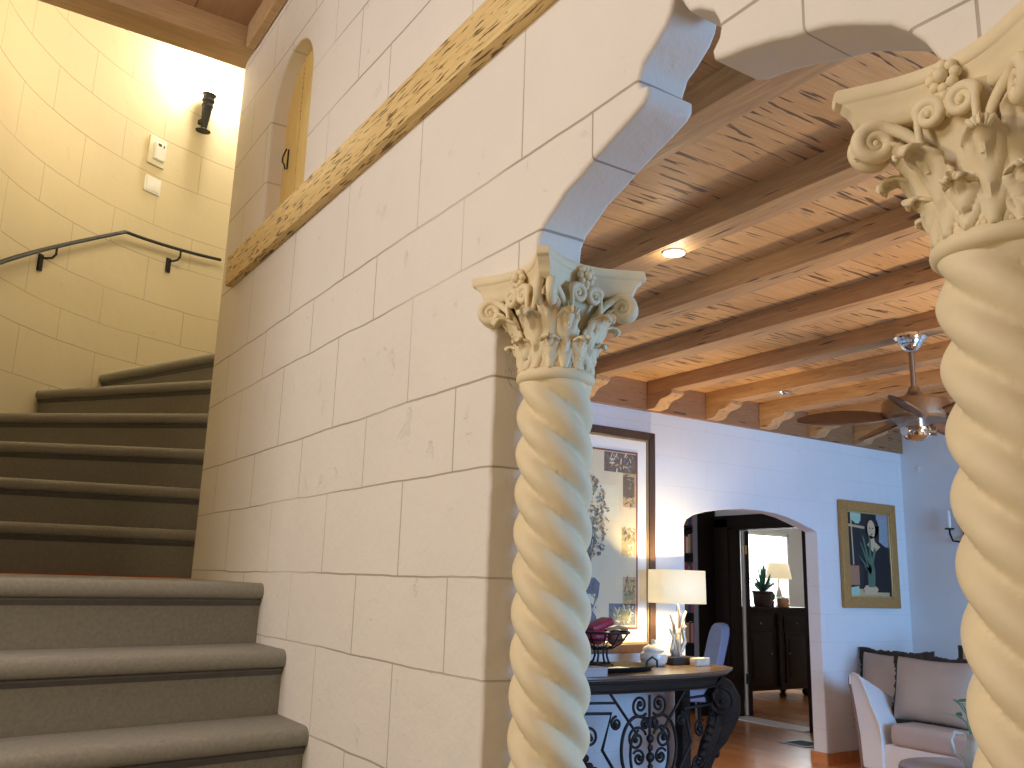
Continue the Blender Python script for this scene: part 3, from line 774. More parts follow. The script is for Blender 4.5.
m = MB(); m.bevel_box(W(-5.10, 4.08, ty+.31), (.13, .20, .055), .02, 3, rot=Matrix.Rotation(.32, 3, 'X')); o = m.build('crimson_pouch', m_terra); tag(o, 'crimson wrapped packet lying on top of the bowl', 'packet')
m = MB(); m.sphere(W(-5.05, 4.19, ty+.225), .055, 14); o = m.build('pomegranate', M('dried_fruit', (.20,.075,.045), .6)); tag(o, 'brown dried fruit in the middle of the wire bowl', 'fruit')
m = MB(); m.sphere(W(-5.17, 4.13, ty+.23), .06, 14); o = m.build('pomegranate', M('dried_fruit_red', (.17,.03,.03), .5)); tag(o, 'dull red dried fruit at the back of the wire bowl', 'fruit')
m = MB(); m.tube([W(-5.05, 4.12, ty+.275), W(-5.02, 4.20, ty+.30), W(-5.06, 4.29, ty+.285), W(-5.12,4.36,ty+.27)], [.012,.026,.03,.008], 10, flat=.5); o = m.build('gourd_slice', M('tan_husk', (.50,.36,.17), .7)); tag(o, 'curled tan husk at the right of the wire bowl', 'husk')
jc = (-5.27, 4.755)
r = empty('ginger_jar', W(*jc, ty), 'small white patterned porcelain jar with a lid beside the tray', 'jar')
m = MB(); m.lathe([(.06,0),(.075,.004),(.098,.03),(.106,.06),(.10,.09),(.082,.105),(.08,.112),(.0,.112)], W(*jc, ty), 28); m.build('jar_body', m_china, r)
m = MB(); m.lathe([(.0,.112),(.084,.112),(.085,.118),(.072,.138),(.04,.155),(.018,.16),(.016,.168),(.022,.178),(.016,.19),(.0,.193)], W(*jc, ty), 28); m.build('lid', m_china, r)
lc = (-5.32, 5.05)
r = empty('table_lamp', W(*lc, ty), 'lit table lamp with a wide cream shade and a twisted branch base on the console', 'lamp')
m = MB(); m.bevel_box(W(lc[0], lc[1], ty+.03), (.16, .24, .06), .006, 2); m.build('base_block', m_black, r)
for pts in ([(0,-.02,.06),(.015,-.045,.14),(-.01,-.02,.22),(.01,-.05,.30),(0,-.075,.375)], [(0,.02,.06),(-.02,.03,.15),(.02,.0,.23),(.0,.05,.31),(0,.095,.40)], [(.02,0,.06),(.03,-.02,.18),(0,.02,.27),(.02,.01,.36),(.01,.0,.45)], [(-.01,-.03,.06),(.01,-.07,.11),(.02,-.055,.20),(.01,-.09,.27)], [(0,.03,.10),(.01,.07,.17),(.0,.055,.25),(.01,.085,.29)]):
    m = MB(); n = len(pts); P = []
    for i in range((n-1)*4+1):
        k = min(i//4, n-2); f = i/4-k; a, c = Vector(pts[k]), Vector(pts[k+1]); P.append(W(*lc, ty)+a.lerp(c, f*f*(3-2*f)))
    m.tube(P, [.022-.013*i/len(P) for i in range(len(P))], 9); m.build('branch', m_antler, r, smooth=80)
m = MB(); m.tube([W(*lc, ty+.40), W(*lc, ty+.60)], .006, 8); m.sphere(W(*lc, ty+.55), .03, 12); m.build('bulb_holder', m_chrome, r)
m = MB()
sx, sy, z0, z1 = .13, .185, ty+.462, ty+.72
for (ax, ay, bx, by_) in ((-sx,-sy,sx,-sy),(sx,-sy,sx,sy),(sx,sy,-sx,sy),(-sx,sy,-sx,-sy)):
    m.face([W(lc[0]+ax*1.02, lc[1]+ay*1.02, z0), W(lc[0]+bx*1.02, lc[1]+by_*1.02, z0), W(lc[0]+bx, lc[1]+by_, z1), W(lc[0]+ax, lc[1]+ay, z1)])
bmesh.ops.remove_doubles(m.bm, verts=m.bm.verts[:], dist=1e-4)
o = m.build('lamp_shade', m_shade, r, smooth=20); sd = o.modifiers.new('Solid','SOLIDIFY'); sd.thickness = .004
r = empty('stone_block', W(-5.20, 5.17, ty), 'small pale stone block in front of the lamp base', 'ornament')
m = MB(); m.bevel_box(W(-5.17, 5.14, ty+.03), (.07, .17, .06), .008, 2, rz=.15); m.build('block', M('pale_stone_block', (.62,.58,.48), .5, var=.4, nscale=30), r)
r = empty('grey_box', W(-4.86, 3.76, ty), 'low grey box at the front edge of the console, half behind the left column', 'box')
m = MB(); m.bevel_box(W(-4.82, 3.72, ty+.022), (.12, .34, .044), .003, 2); m.build('box_body', m_greybox, r)
m = MB(); m.bevel_box(W(-4.82, 3.72, ty+.051), (.125, .345, .014), .003, 2); m.build('lid', m_greybox, r)

# ------------------------------------------------------------------ big framed picture over the console
def framed(name, label, x, y0, y1, z0, z1, rail, mat_w, depth, mf, mlip, with_mat=True, fillet=None):
    r = empty(name, W(x, (y0+y1)/2, z0), label, 'picture')
    def ring(m, a0, a1, c0, c1, w, xx0, xx1):
        # four mitred rails
        o = [(a0,c0),(a1,c0),(a1,c1),(a0,c1)]; i = [(a0+w,c0+w),(a1-w,c0+w),(a1-w,c1-w),(a0+w,c1-w)]
        for k in range(4):
            q = (k+1) % 4
            P = [o[k], o[q], i[q], i[k]]
            m.prism(P, lambda a, c: W(xx0, a, c), lambda a, c: W(xx1, a, c))
    m = MB(); ring(m, y0, y1, z0, z1, rail, x, x+depth); m.build('frame', mf, r, bevel=.006)
    m = MB(); ring(m, y0+rail-.004, y1-rail+.004, z0+rail-.004, z1-rail+.004, .018, x, x+depth*.75); m.build('frame_lip', mlip, r, bevel=.003)
    e = rail+.012
    if with_mat:
        m = MB(); m.box(W(x+depth*.35, (y0+y1)/2, (z0+z1)/2), (.006, y1-y0-2*e, z1-z0-2*e)); m.build('mat_board', m_mat, r)
        e += mat_w
        m = MB(); ring(m, y0+e-.015, y1-e+.015, z0+e-.015, z1-e+.015, .015, x+depth*.35, x+depth*.35+.008); m.build('fillet', m_fillet, r)
    return r, e
AC = {}
def ac(n, col, var=.2, ns=30):
    if n not in AC: AC[n] = M('paint_'+n, col, .7, var=var, nscale=ns)
    return AC[n]
y0, y1, z0, z1 = 3.93, 5.03, -.53, 1.25
pr, e = framed('framed_picture', 'tall dark framed picture of a vase and foliage in a white mat above the console', -5.58, y0, y1, z0, z1, .07, .115, .04, m_frame, m_bead)
a0, a1, c0, c1 = y0+e, y1-e, z0+e, z1-e; xa = -5.58+.04*.35+.004
mats = [ac('cream', (.62,.56,.40), .12, 5), ac('umber', (.16,.12,.09), .5, 40), ac('slate', (.14,.16,.20), .5, 40), ac('olive', (.26,.26,.15), .5, 40), ac('ochre', (.46,.34,.18), .4, 40), ac('pale', (.62,.60,.46), .1, 8)]
m = MB(); m.box(W(xa, (a0+a1)/2, (c0+c1)/2), (.004, a1-a0, c1-c0), mi=0)
def patch(ya, yb, za, zb, mi, k=1):
    X = xa+.0022+.0004*k; m.face([W(X, ya, za), W(X, yb, za), W(X, yb, zb), W(X, ya, zb)], mi)
Wd, Hd = a1-a0, c1-c0
Y = lambda t: a0+Wd*t
Z = lambda t: c0+Hd*t
patch(Y(0), Y(.30), Z(.90), Z(.995), 1); patch(Y(.52), Y(1), Z(.88), Z(.995), 1); patch(Y(.80), Y(.995), Z(.68), Z(.88), 4); patch(Y(.80), Y(.97), Z(.74), Z(.86), 1, 2)
patch(Y(.78), Y(.99), Z(.40), Z(.56), 4); patch(Y(.80), Y(.99), Z(.12), Z(.28), 4); patch(Y(.60), Y(.99), Z(.01), Z(.13), 2); patch(Y(.0), Y(.16), Z(.62), Z(.90), 3)
patch(Y(.82), Y(.96), Z(.15), Z(.20), 3, 2); patch(Y(.66), Y(.92), Z(.03), Z(.10), 3, 2); patch(Y(.40), Y(.74), Z(.60), Z(.80), 5, 1)
vase = [(.13,.02),(.44,.02),(.42,.06),(.36,.09),(.45,.17),(.47,.24),(.40,.27),(.17,.27),(.10,.24),(.12,.17),(.21,.09),(.15,.06)]
X = xa+.0034; m.face([W(X, Y(p), Z(q)) for p, q in vase], 2)
m.face([W(X+.0004, Y(p), Z(q)) for p, q in ((.19,.12),(.38,.12),(.41,.18),(.16,.18))], 5)
random.seed(3)
for i in range(330):
    t = random.random()*2*PI; rr = math.sqrt(random.random()); p = .32+.27*rr*math.cos(t); q = .60+.24*rr*math.sin(t)
    if q < .36 or p < .02: continue
    s1, s2, aa = .005+.008*random.random(), .018+.028*random.random(), random.random()*PI
    L = []
    for k in range(6):
        u = 2*PI*k/6; dx, dz = s1*math.cos(u), s2*math.sin(u)*.5
        L.append(W(X+.0002+.00002*i, Y(p)+dx*math.cos(aa)-dz*math.sin(aa), Z(q)+dx*math.sin(aa)+dz*math.cos(aa)))
    m.face(L, random.choice([1, 1, 2, 3, 3, 4]))
for (pa, pb, qa, qb, n, cs) in ((0,.30,.90,.995,26,(2,4,5)), (.52,1,.88,.995,40,(2,4,5)), (.80,.99,.68,.88,34,(1,1,3)), (.78,.99,.40,.56,40,(1,3,5)), (.80,.99,.12,.28,30,(1,3,3)), (.60,.99,.01,.13,44,(1,3,5)), (.16,.44,.03,.26,26,(3,5,1)), (0,.16,.62,.90,24,(1,4))):
    for i in range(n):
        p, q = random.uniform(pa+.02, pb-.02), random.uniform(qa+.008, qb-.008); aa = random.random()*PI; w_, l_ = random.uniform(.004,.008), random.uniform(.014,.034)
        L = []
        for k in range(6):
            u = 2*PI*k/6; dx, dz = l_*math.cos(u), w_*math.sin(u); L.append(W(X+.0006+.00001*i, Y(p)+dx*math.cos(aa)-dz*math.sin(aa), Z(q)+dx*math.sin(aa)+dz*math.cos(aa)))
        m.face(L, random.choice(cs))
for i in range(4):
    p = .27+.04*i; m.face([W(X+.0004, Y(.29), Z(.27)), W(X+.0004, Y(.305), Z(.27)), W(X+.0004, Y(p+.015), Z(.52)), W(X+.0004, Y(p), Z(.52))], 1)
m.build('artwork', mats, pr, smooth=None)

# ------------------------------------------------------------------ gilt framed portrait
pr, e = framed('framed_portrait', 'gold framed portrait of a dark haired woman with a plant on the blue wall', -5.585, 7.45, 8.33, -.16, .875, .10, 0, .045, m_gold, m_goldlip, with_mat=False)
a0, a1, c0, c1 = 7.45+e, 8.33-e, -.16+e, .875-e; Wd, Hd = a1-a0, c1-c0; xa = -5.585+.015
mats = [ac('night', (.022,.022,.026), .3, 8), ac('dress', (.012,.011,.014)), ac('skin', (.62,.46,.28), .12, 10), ac('hair', (.02,.013,.012)), ac('leafgreen', (.10,.17,.11), .5, 30), ac('mint', (.42,.60,.46)), ac('sand', (.56,.42,.22)), ac('greyblue', (.30,.34,.40)), ac('clay', (.40,.20,.11)), ac('lips', (.30,.06,.05))]
m = MB(); m.box(W(xa, (a0+a1)/2, (c0+c1)/2), (.004, Wd, Hd))
def poly(pts, mi, k=1): m.face([W(xa+.0022+.0005*k, Y(p), Z(q)) for p, q in pts], mi)
def ell(p, q, rx, rz, mi, k, n=18): poly([(p+rx*math.cos(2*PI*i/n), q+rz*math.sin(2*PI*i/n)) for i in range(n)], mi, k)
poly([(.70,.62),(1,.60),(1,1),(.72,1)], 7, 1)
poly([(.0,.0),(.95,.0),(.95,.05),(.0,.10)], 6, 1); poly([(.02,.13),(.24,.13),(.24,.36),(.02,.36)], 8, 2); poly([(.02,0),(.22,0),(.22,.12),(.02,.10)], 5, 2)
poly([(.0,.83),(.42,.81),(.42,.84),(.0,.86)], 6, 2); poly([(.10,.37),(.13,.37),(.11,1),(.08,1)], 6, 3)
poly([(.09,1.0),(.34,1.0),(.33,.91),(.28,.87),(.20,.87),(.11,.91)], 5, 4)
poly([(.34,.30),(.36,.55),(.46,.66),(.58,.69),(.72,.68),(.92,.60),(1,.40),(1,.05),(.32,.05)], 1, 3)
ell(.60,.84,.17,.14, 3, 4); poly([(.44,.84),(.50,.62),(.62,.60),(.76,.66),(.78,.86)], 3, 4)
ell(.58,.81,.095,.115, 2, 5); poly([(.53,.74),(.63,.72),(.66,.66),(.78,.60),(.62,.52),(.46,.62),(.52,.66)], 2, 5)
for p in (.55,.62): ell(p,.825,.016,.008, 3, 6, 8)
ell(.585,.75,.025,.010, 9, 6, 8); poly([(.58,.82),(.595,.82),(.60,.78),(.58,.775)], 6, 6)
poly([(.35,.02),(.62,.02),(.68,.09),(.60,.13),(.38,.13),(.32,.09)], 2, 6)
poly([(.44,.11),(.60,.11),(.62,.30),(.58,.47),(.50,.50),(.44,.36)], 4, 7)
for p, q in ((.30,.62),(.22,.48),(.36,.70),(.52,.70),(.64,.56),(.28,.38)): poly([(.50,.26),(.54,.30),(p+.03,q),(p-.02,q+.04)], 4, 8)
m.build('artwork', mats, pr, smooth=None)

# ------------------------------------------------------------------ ceiling fan
fx, fy = -3.14, 4.99
r = empty('ceiling_fan', W(fx, fy, 1.575), 'bronze ceiling fan with dark leaf blades and a chrome light kit', 'ceiling fan')
m = MB(); m.lathe([(.0,1.578),(.096,1.578),(.099,1.56),(.092,1.553),(.085,1.538),(.077,1.536),(.07,1.518),(.062,1.515),(.055,1.498),(.036,1.48),(.0,1.478)], W(fx, fy, 0), 32); m.build('canopy', m_chrome, r)
m = MB(); m.tube([W(fx, fy, 1.47), W(fx, fy, 1.20)], .016, 12); m.build('down_rod', m_bronze, r)
m = MB(); m.lathe([(.0,1.245),(.03,1.245),(.035,1.22),(.055,1.195),(.09,1.175),(.15,1.165),(.185,1.155),(.195,1.135),(.195,1.05),(.18,1.035),(.10,1.025),(.0,1.02)], W(fx, fy, 0), 36); m.build('motor_housing', m_bronze, r)
m = MB(); m.lathe([(.0,1.025),(.055,1.025),(.058,.995),(.085,.985),(.09,.965),(.07,.955),(.075,.935),(.06,.915),(.03,.905),(.0,.903)], W(fx, fy, 0), 32); lk = m.build('light_kit', m_chrome, r)
for k in range(3):
    a = k*2*PI/3+.4; d = Vector((math.cos(a), math.sin(a), 0))
    mm = MB(); mm.tube([W(fx, fy, .965)+d*.05, W(fx, fy, .96)+d*.11], [.02,.03], 12); mm.build('spotlight', m_chrome, lk)
for k in range(5):
    a = math.radians(225 + 72*k); d = Vector((math.cos(a), math.sin(a), 0)); sd_ = Vector((-d.y, d.x, 0))
    m = MB()
    def fn(u, v):
        s = u*2-1; w = .098*math.sin(PI*min(1, .10+v*.88))**.65
        p = W(fx, fy, 1.055) + d*(.17+.53*v) + sd_*s*w; p.z += -.62*s*w - .02*v*v; return p
    m.grid(fn, 7, 22); o = m.build('blade', m_blade, r, smooth=60); sd = o.modifiers.new('Solid','SOLIDIFY'); sd.thickness = .008
    m = MB(); m.tube([W(fx, fy, 1.045)+d*.12, W(fx, fy, 1.045)+d*.25], [.022,.015], 8, flat=.4); m.build('blade_iron', m_bronze, o)

# ------------------------------------------------------------------ sofa and cushions
sr = empty('sofa', W(-3.9, 7.3, -1.55), 'white slip covered sofa with flared arms under the gold framed portrait', 'sofa')
def arm(x0, sg):
    P = [(0,-1.47),(.20,-1.47),(.20,-1.22),(.185,-1.10),(.13,-.98),(.075,-.86),(.035,-.765),(.0,-.715),(-.05,-.705),(-.085,-.73),(-.085,-.80),(-.05,-1.0),(-.02,-1.2)]
    F = lambda y: (lambda a, c: W(x0+sg*a, y, c))
    m = MB(); m.prism(P, F(6.98), lambda a, c: W(x0+sg*(.08+(a-.08)*.85), 7.82, -1.47+(c+1.47)*.5)); o = m.build('arm', m_sofa, sr, smooth=35, bevel=.012)
    mm = MB(); mm.tube([W(x0+sg*a, 6.975, c) for a, c in P[2:11]], .008, 7); mm.build('piping', m_sofa, o)
    mm = MB(); mm.tube([W(x0+sg*(a-.012), 6.99, c) for a, c in [P[9], P[10], P[11], P[12], P[0]]], .014, 7); mm.build('brown_edge', m_sofaedge, o)  # brown tube along the outer edge of the arm front
arm(-5.10, 1); arm(-2.7, -1)
m = MB(); m.bevel_box(W(-3.9, 7.42, -1.36), (2.2, .84, .22), .02, 2); m.build('base', m_sofa, sr)
m = MB(); m.bevel_box(W(-4.0, 7.90, -1.10), (2.7, .16, .70), .05, 3); m.build('backrest', m_sofa, sr)
for x in (-4.87, -2.93):
    for y in (7.1, 7.75):
        m = MB(); m.lathe([(.02,-1.55),(.028,-1.47),(.03,-1.46)], W(x, y, 0), 12); m.build('foot', m_dark, sr)
for x in (-4.37, -3.43):
    m = MB(); m.bevel_box(W(x, 7.38, -1.165), (.93, .80, .18), .06, 5); m.build('seat_cushion', m_seat, sr, smooth=60)
def cushion(c, w, h, th, rz, tilt, label):
    r = empty('fringed_cushion', c, label, 'cushion', None)
    R = Matrix.Rotation(rz, 3, 'Z') @ Matrix.Rotation(tilt, 3, 'X')
    def shape(p, q):                                         # pillow outline in the XZ plane, corners pinched
        k = 1-.10*(1-(abs(p)**2.2))*(abs(q)**3) ; k2 = 1-.10*(1-(abs(q)**2.2))*(abs(p)**3)
        return p*w/2*k2, q*h/2*k
    def fn(side):
        def f(u, v):
            p, q = u*2-1, v*2-1; x, z = shape(p, q)
            b_ = th/2*((1-abs(p)**3)*(1-abs(q)**3))**.45
            return Vector(c) + R @ Vector((x, side*b_, z))
        return f
    m = MB(); m.grid(fn(-1), 26, 26); m.grid(fn(1), 26, 26); bmesh.ops.remove_doubles(m.bm, verts=m.bm.verts[:], dist=1e-4); m.build('cover', m_cush, r, smooth=80)
    N = 44; edge = []
    for k in range(4):
        for i in range(N):
            t = i/N*2-1; p, q = [(t,-1),(1,t),(-t,1),(-1,-t)][k]; x, z = shape(p, q); edge.append(Vector((x, 0, z)))
    edge.append(edge[0]); rnd = random.Random(5)
    m = MB(); m.tube([Vector(c) + R @ (e*1.015 + Vector((rnd.uniform(-.006,.006), 0, rnd.uniform(-.006,.006)))) for e in edge], [.024+rnd.random()*.014 for _ in edge], 7)
    m.build('fringe', m_fringe, r, smooth=80)
cushion(W(-5.21, 7.64, -.86), .66, .64, .24, .10, -.22, 'taupe cushion with dark fringe leaning behind the sofa arm, leftmost')
cushion(W(-4.61, 7.36, -.82), .80, .57, .28, .0, -.22, 'large taupe satin cushion with dark fringe in front at the left of the sofa')
cushion(W(-4.27, 7.70, -.78), .66, .64, .22, .0, -.18, 'taupe cushion standing behind the large fringed cushion')
# side table with white pitcher and sprig, mostly behind the right column
r = empty('side_table', W(-2.42, 4.05, -1.55), 'low round grey table in front of the sofa at the bottom right', 'table')
m = MB(); m.lathe([(.0,-.80),(.28,-.80),(.285,-.79),(.285,-.775),(.28,-.765),(.0,-.765)], W(-2.42, 4.05, 0), 40); m.build('table_top', m_greybox, r)
m = MB(); m.lathe([(.16,-1.55),(.16,-1.53),(.04,-1.50),(.03,-1.2),(.04,-.82),(.09,-.80)], W(-2.42, 4.05, 0), 24); m.build('pedestal', m_greybox, r)
r = empty('white_pitcher', W(-2.39, 4.03, -.765), 'white china pitcher on the low table by the right column', 'pitcher')
m = MB(); m.lathe([(.03,0),(.045,.002),(.06,.03),(.062,.07),(.048,.11),(.036,.135),(.042,.16),(.038,.16),(.03,.135),(.02,.12)], W(-2.36, 4.04, -.765), 24); m.build('body', m_china, r)
m = MB(); m.tube([W(-2.396, 4.01, -.615), W(-2.43, 3.99, -.605), W(-2.445, 3.98, -.64), W(-2.435, 3.985, -.69), W(-2.405, 4.00, -.72)], .009, 8); m.build('handle', m_china, r)
r = empty('leaf_sprig', W(-2.36, 4.04, -.64), 'small sprig of green leaves standing in the white pitcher', 'plant')
random.seed(11)
def leafblade(m, p, d, L, w):
    d = Vector(d).normalized(); s = d.cross(Vector((.3,.2,1))).normalized(); n = s.cross(d)
    P = []; 
    m.grid(lambda u, v: Vector(p) + d*L*v + s*(u*2-1)*w*math.sin(PI*min(1,.06+v*.93)) + n*(.15*L*v*v), 3, 8)
for k in range(7):
    a = random.uniform(0, 2*PI); top = W(-2.36, 4.04, -.64) + Vector((.07*math.cos(a), .07*math.sin(a), .08+.13*random.random()))
    m = MB(); m.tube([W(-2.36, 4.04, -.70), W(-2.36, 4.04, -.64).lerp(top, .5)+Vector((0,0,.03)), top], .003, 5); st = m.build('stem', m_leafg, r)
    m = MB()
    for j in range(3): leafblade(m, top, (math.cos(a+j*1.8-1.8), math.sin(a+j*1.8-1.8), .3-.5*random.random()), .06, .014)
    m.build('leaf', m_leafg, st)
# candle sconce on the end wall
r = empty('candle_sconce', W(-4.98, BY, .60), 'iron wall sconce with white candles on the end wall beside the right column', 'sconce')
m = MB(); m.bevel_box(W(-4.93, BY-.012, .60), (.05, .02, .16), .006, 2)
m.tube([W(-4.93, BY-.02, .56), W(-4.96, BY-.07, .50), W(-5.01, BY-.11, .51), W(-5.03, BY-.12, .58), W(-5.03, BY-.12, .62)], .010, 8)
m.tube([W(-4.93, BY-.02, .56), W(-4.90, BY-.07, .50), W(-4.85, BY-.11, .51), W(-4.83, BY-.12, .58), W(-4.83, BY-.12, .62)], .010, 8)
for x in (-5.03, -4.83): m.lathe([(.0,.615),(.04,.62),(.045,.632),(.0,.63)], W(x, BY-.12, 0), 16)
m.build('bracket', m_iron, r)
for x in (-5.03, -4.83):
    m = MB(); m.lathe([(.018,.63),(.018,.755),(.014,.762),(.0,.765)], W(x, BY-.12, 0), 16); m.sphere(W(x, BY-.12, .785), .016, 10, sc3=(1,1,1.6)); m.build('candle', m_white, r)
m = MB(); m.tube([W(-5.37, BY, 1.27), W(-5.37, BY-.03, 1.27)], .008, 8); m.tube([W(-5.37, BY-.025, 1.275), W(-5.37, BY-.04, 1.24), W(-5.37, BY-.02, 1.225)], .005, 6); o = m.build('wall_hook', m_white); tag(o, 'small white hook high on the grey end wall', 'hook')

# ------------------------------------------------------------------ passage beyond the doorway
r = empty('bookcase', (-8.75, 8.37, 0), 'tall dark wooden bookcase seen through the left of the doorway', 'bookcase')
bx0, bx1, by0, by1, bt = -9.3, -8.28, 8.22, 8.54, 2.62
m = MB(); m.bevel_box(((bx1-.015), (by0+by1)/2, bt/2), (.03, by1-by0, bt), .003, 1); m.build('side_panel', m_dark, r)
m = MB(); m.bevel_box(((bx0+.015), (by0+by1)/2, bt/2), (.03, by1-by0, bt), .003, 1); m.build('side_panel', m_dark, r)
m = MB(); m.box(((bx0+bx1)/2, by1-.008, bt/2), (bx1-bx0-.06, .014, bt)); m.build('back_panel', m_dark, r)
m = MB(); m.bevel_box(((bx0+bx1)/2, (by0+by1)/2-.005, bt+.03), (bx1-bx0+.04, by1-by0+.0, .06), .01, 2); m.build('cornice', m_dark, r)
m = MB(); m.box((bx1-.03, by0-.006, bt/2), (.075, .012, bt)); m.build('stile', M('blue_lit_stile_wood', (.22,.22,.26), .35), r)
shelves = [.10,.47,.84,1.21,1.58,1.95,2.30]
for z in shelves:
    m = MB(); m.box(((bx0+bx1)/2, (by0+by1)/2-.01, z), (bx1-bx0-.064, by1-by0-.035, .025)); m.build('shelf', m_dark, r)
bc_ = [('maroon',(.30,.05,.06)),('tan',(.55,.40,.22)),('navy',(.05,.07,.18)),('rose',(.55,.22,.22)),('ivory',(.72,.66,.54)),('olive',(.20,.20,.09)),('brown',(.20,.10,.05)),('red',(.50,.06,.05))]
bmats = {n: M('book_'+n, c, .6, var=.1) for n, c in bc_}
random.seed(21)
where = {1.21:'fourth', 1.58:'fifth', 1.95:'sixth', 2.30:'top', .84:'third'}
for z in (.84, 1.21, 1.58, 1.95, 2.30):
    x = bx1-.075; k = 0
    while x > bx0+.75 and k < 5:
        w = random.uniform(.03,.055); h = random.uniform(.20,.27) if z < 2.2 else random.uniform(.2,.25); n, _c = bc_[(k*3+int(z*10)) % 8]
        rr = tag(bpy.data.objects.new('book', None), '%s spined book standing on the %s shelf of the bookcase, %s from the right' % (n, where[z], ['first','second','third','fourth','fifth'][k]), 'book', 'books in the dark bookcase')
        COL.objects.link(rr); rr.location = (x-w/2, by0+.10, z+.0135)
        m = MB(); m.bevel_box((x-w/2, by0+.105, z+.0135+h/2), (w-.003, .17, h), .003, 1); m.build('cover', bmats[n], rr)
        m = MB(); m.box((x-w/2, by0+.107, z+.0135+h/2+.0005), (w-.012, .164, h+.003)); m.build('pages', m_mat, rr)
        x -= w+.002; k += 1
# casing of the second doorway and its open door
m = MB()
m.bevel_box((-8.16, BY-.012, 1.20), (.23, .05, 2.40), .006, 2); m.bevel_box((-7.46, BY-.012, 2.365), (1.63, .05, .15), .006, 2); m.bevel_box((-6.80, BY-.012, 1.20), (.17, .05, 2.40), .006, 2)
m.box((-8.03, BY+.07, 1.15), (.03, .18, 2.3)); m.box((-6.885, BY+.07, 1.15), (.03, .18, 2.3)); m.box((-7.46, BY+.07, 2.275), (1.15, .18, .03))
struct(m.build('trim_3', m_dark))
m = MB(); m.bevel_box((-7.46, BY+.05, .006), (1.12, .30, .014), .004, 1); struct(m.build('trim_4', m_thresh))  # threshold strip, sunlight painted into its pale colour
hx, hy = -7.955, BY+.22
dd = Vector((-.70, .714, 0)); R = Matrix.Rotation(math.atan2(dd.y, dd.x), 3, 'Z')
m = MB(); m.bevel_box(Vector((hx, hy, 1.14)) + dd*.42, (.84, .045, 2.24), .004, 1, rot=R); d2 = struct(m.build('door_2', m_dark))
for z, mt in ((2.02, m_goldlip), (.45, m_black)):
    m = MB(); m.bevel_box((hx+.0, hy-.025, z), (.055, .03, .11), .003, 1, rot=R); m.tube([(hx-.02, hy-.045, z-.06), (hx-.02, hy-.045, z+.06)], .009, 8); m.build('hinge', mt, d2)
m = MB(); m.bevel_box(Vector((hx, hy, 1.14)) + dd*.02 + Vector((-.045,-.03,0)), (.05, .02, 2.24), .003, 1); m.build('edge_strip', m_white, d2)
# parsons chair
r = empty('upholstered_chair', (-7.0, 7.28, 0), 'grey blue upholstered chair standing in the passage behind the console', 'chair')
R = Matrix.Rotation(math.radians(-25), 3, 'Z')
def ch(p): return Vector((-7.22, 7.04, 0)) + R @ Vector(p)
m = MB()
P = [(-.21,.42),(.21,.42),(.21,.98),(.20,1.06),(.165,1.125),(.10,1.16),(0,1.17),(-.10,1.16),(-.165,1.125),(-.20,1.06),(-.21,.98)]
m.prism(P, lambda a, c: ch((a, .13+.24*(c-.42), c)), lambda a, c: ch((a, .21+.25*(c-.42), c))); m.build('backrest', m_bluefab, r, bevel=.015)
m = MB(); m.bevel_box(ch((0,-.04,.43)), (.44,.44,.12), .03, 3, rot=R); m.build('seat', m_bluefab, r)
for sx_ in (-1, 1):
    for sy_ in (-1, 1):
        m = MB(); m.tube([ch((sx_*.18,-.03+sy_*.18,.38)), ch((sx_*.18,-.03+sy_*.19,0))], [.024,.016], 8); m.build('leg', m_dark, r)
# floor grille
r = empty('floor_vent', (-6.40, 7.80, 0), 'blue grey metal floor grille in the wooden floor by the doorway', 'vent')
m = MB(); m.bevel_box((-6.42, 7.83, .004), (.34, .34, .008), .003, 1); m.build('grille_frame', m_vent, r)
for k in range(9):
    m = MB(); m.box((-6.42+(-.12+.03*k), 7.83, .0095), (.010, .26, .004)); m.build('slat', m_black, r)
# cabinet in the next room, with lamp, jar and plant
r = empty('dark_cabinet', (-9.45, 10.75, 0), 'black carved cabinet under the bright window in the next room', 'cabinet')
cx0, cx1, cy0, cy1 = -9.75, -9.17, 9.98, 11.45
m = MB(); m.bevel_box(((cx0+cx1)/2, (cy0+cy1)/2, .66), (cx1-cx0, cy1-cy0, 1.10), .008, 2); m.build('body', m_dark, r)
m = MB(); m.bevel_box(((cx0+cx1)/2, (cy0+cy1)/2, 1.255), (cx1-cx0+.06, cy1-cy0+.08, .05), .015, 3); m.bevel_box(((cx0+cx1)/2, (cy0+cy1)/2, 1.22), (cx1-cx0+.03, cy1-cy0+.04, .03), .008, 2); m.build('top', m_dark, r)
for y in (cy0+.34, cy1-.34):
    m = MB(); m.bevel_box((cx1+.008, y, .56), (.022, .50, .72), .008, 2); m.bevel_box((cx1+.02, y, .56), (.016, .36, .56), .008, 2); dr = m.build('door', m_dark, r)
    mm = MB(); mm.sphere((cx1+.04, y+(.2 if y < 10.7 else -.2), .62), .016, 10); mm.build('knob', m_bronze, dr)
    m = MB(); m.bevel_box((cx1+.008, y, 1.05), (.022, .54, .20), .008, 2); dr = m.build('drawer', m_dark, r)
    mm = MB(); mm.sphere((cx1+.03, y, 1.05), .016, 10); mm.build('knob', m_bronze, dr)
for y in (cy0+.04, (cy0+cy1)/2, cy1-.04):
    m = MB(); m.lathe([(.03,.15),(.042,.20),(.03,.26),(.025,.5),(.035,.75),(.025,.92),(.042,1.0),(.03,1.06),(.042,1.12),(.042,1.18)], (cx1+.015, y, 0), 16); m.build('turned_column', m_dark, r)
for y in (cy0+.08, cy1-.08):
    for x in (cx0+.08, cx1-.06):
        m = MB(); m.lathe([(.03,0),(.055,.03),(.06,.07),(.04,.11),(.05,.125)], (x, y, 0), 16); m.build('foot', m_dark, r)
tz = 1.28
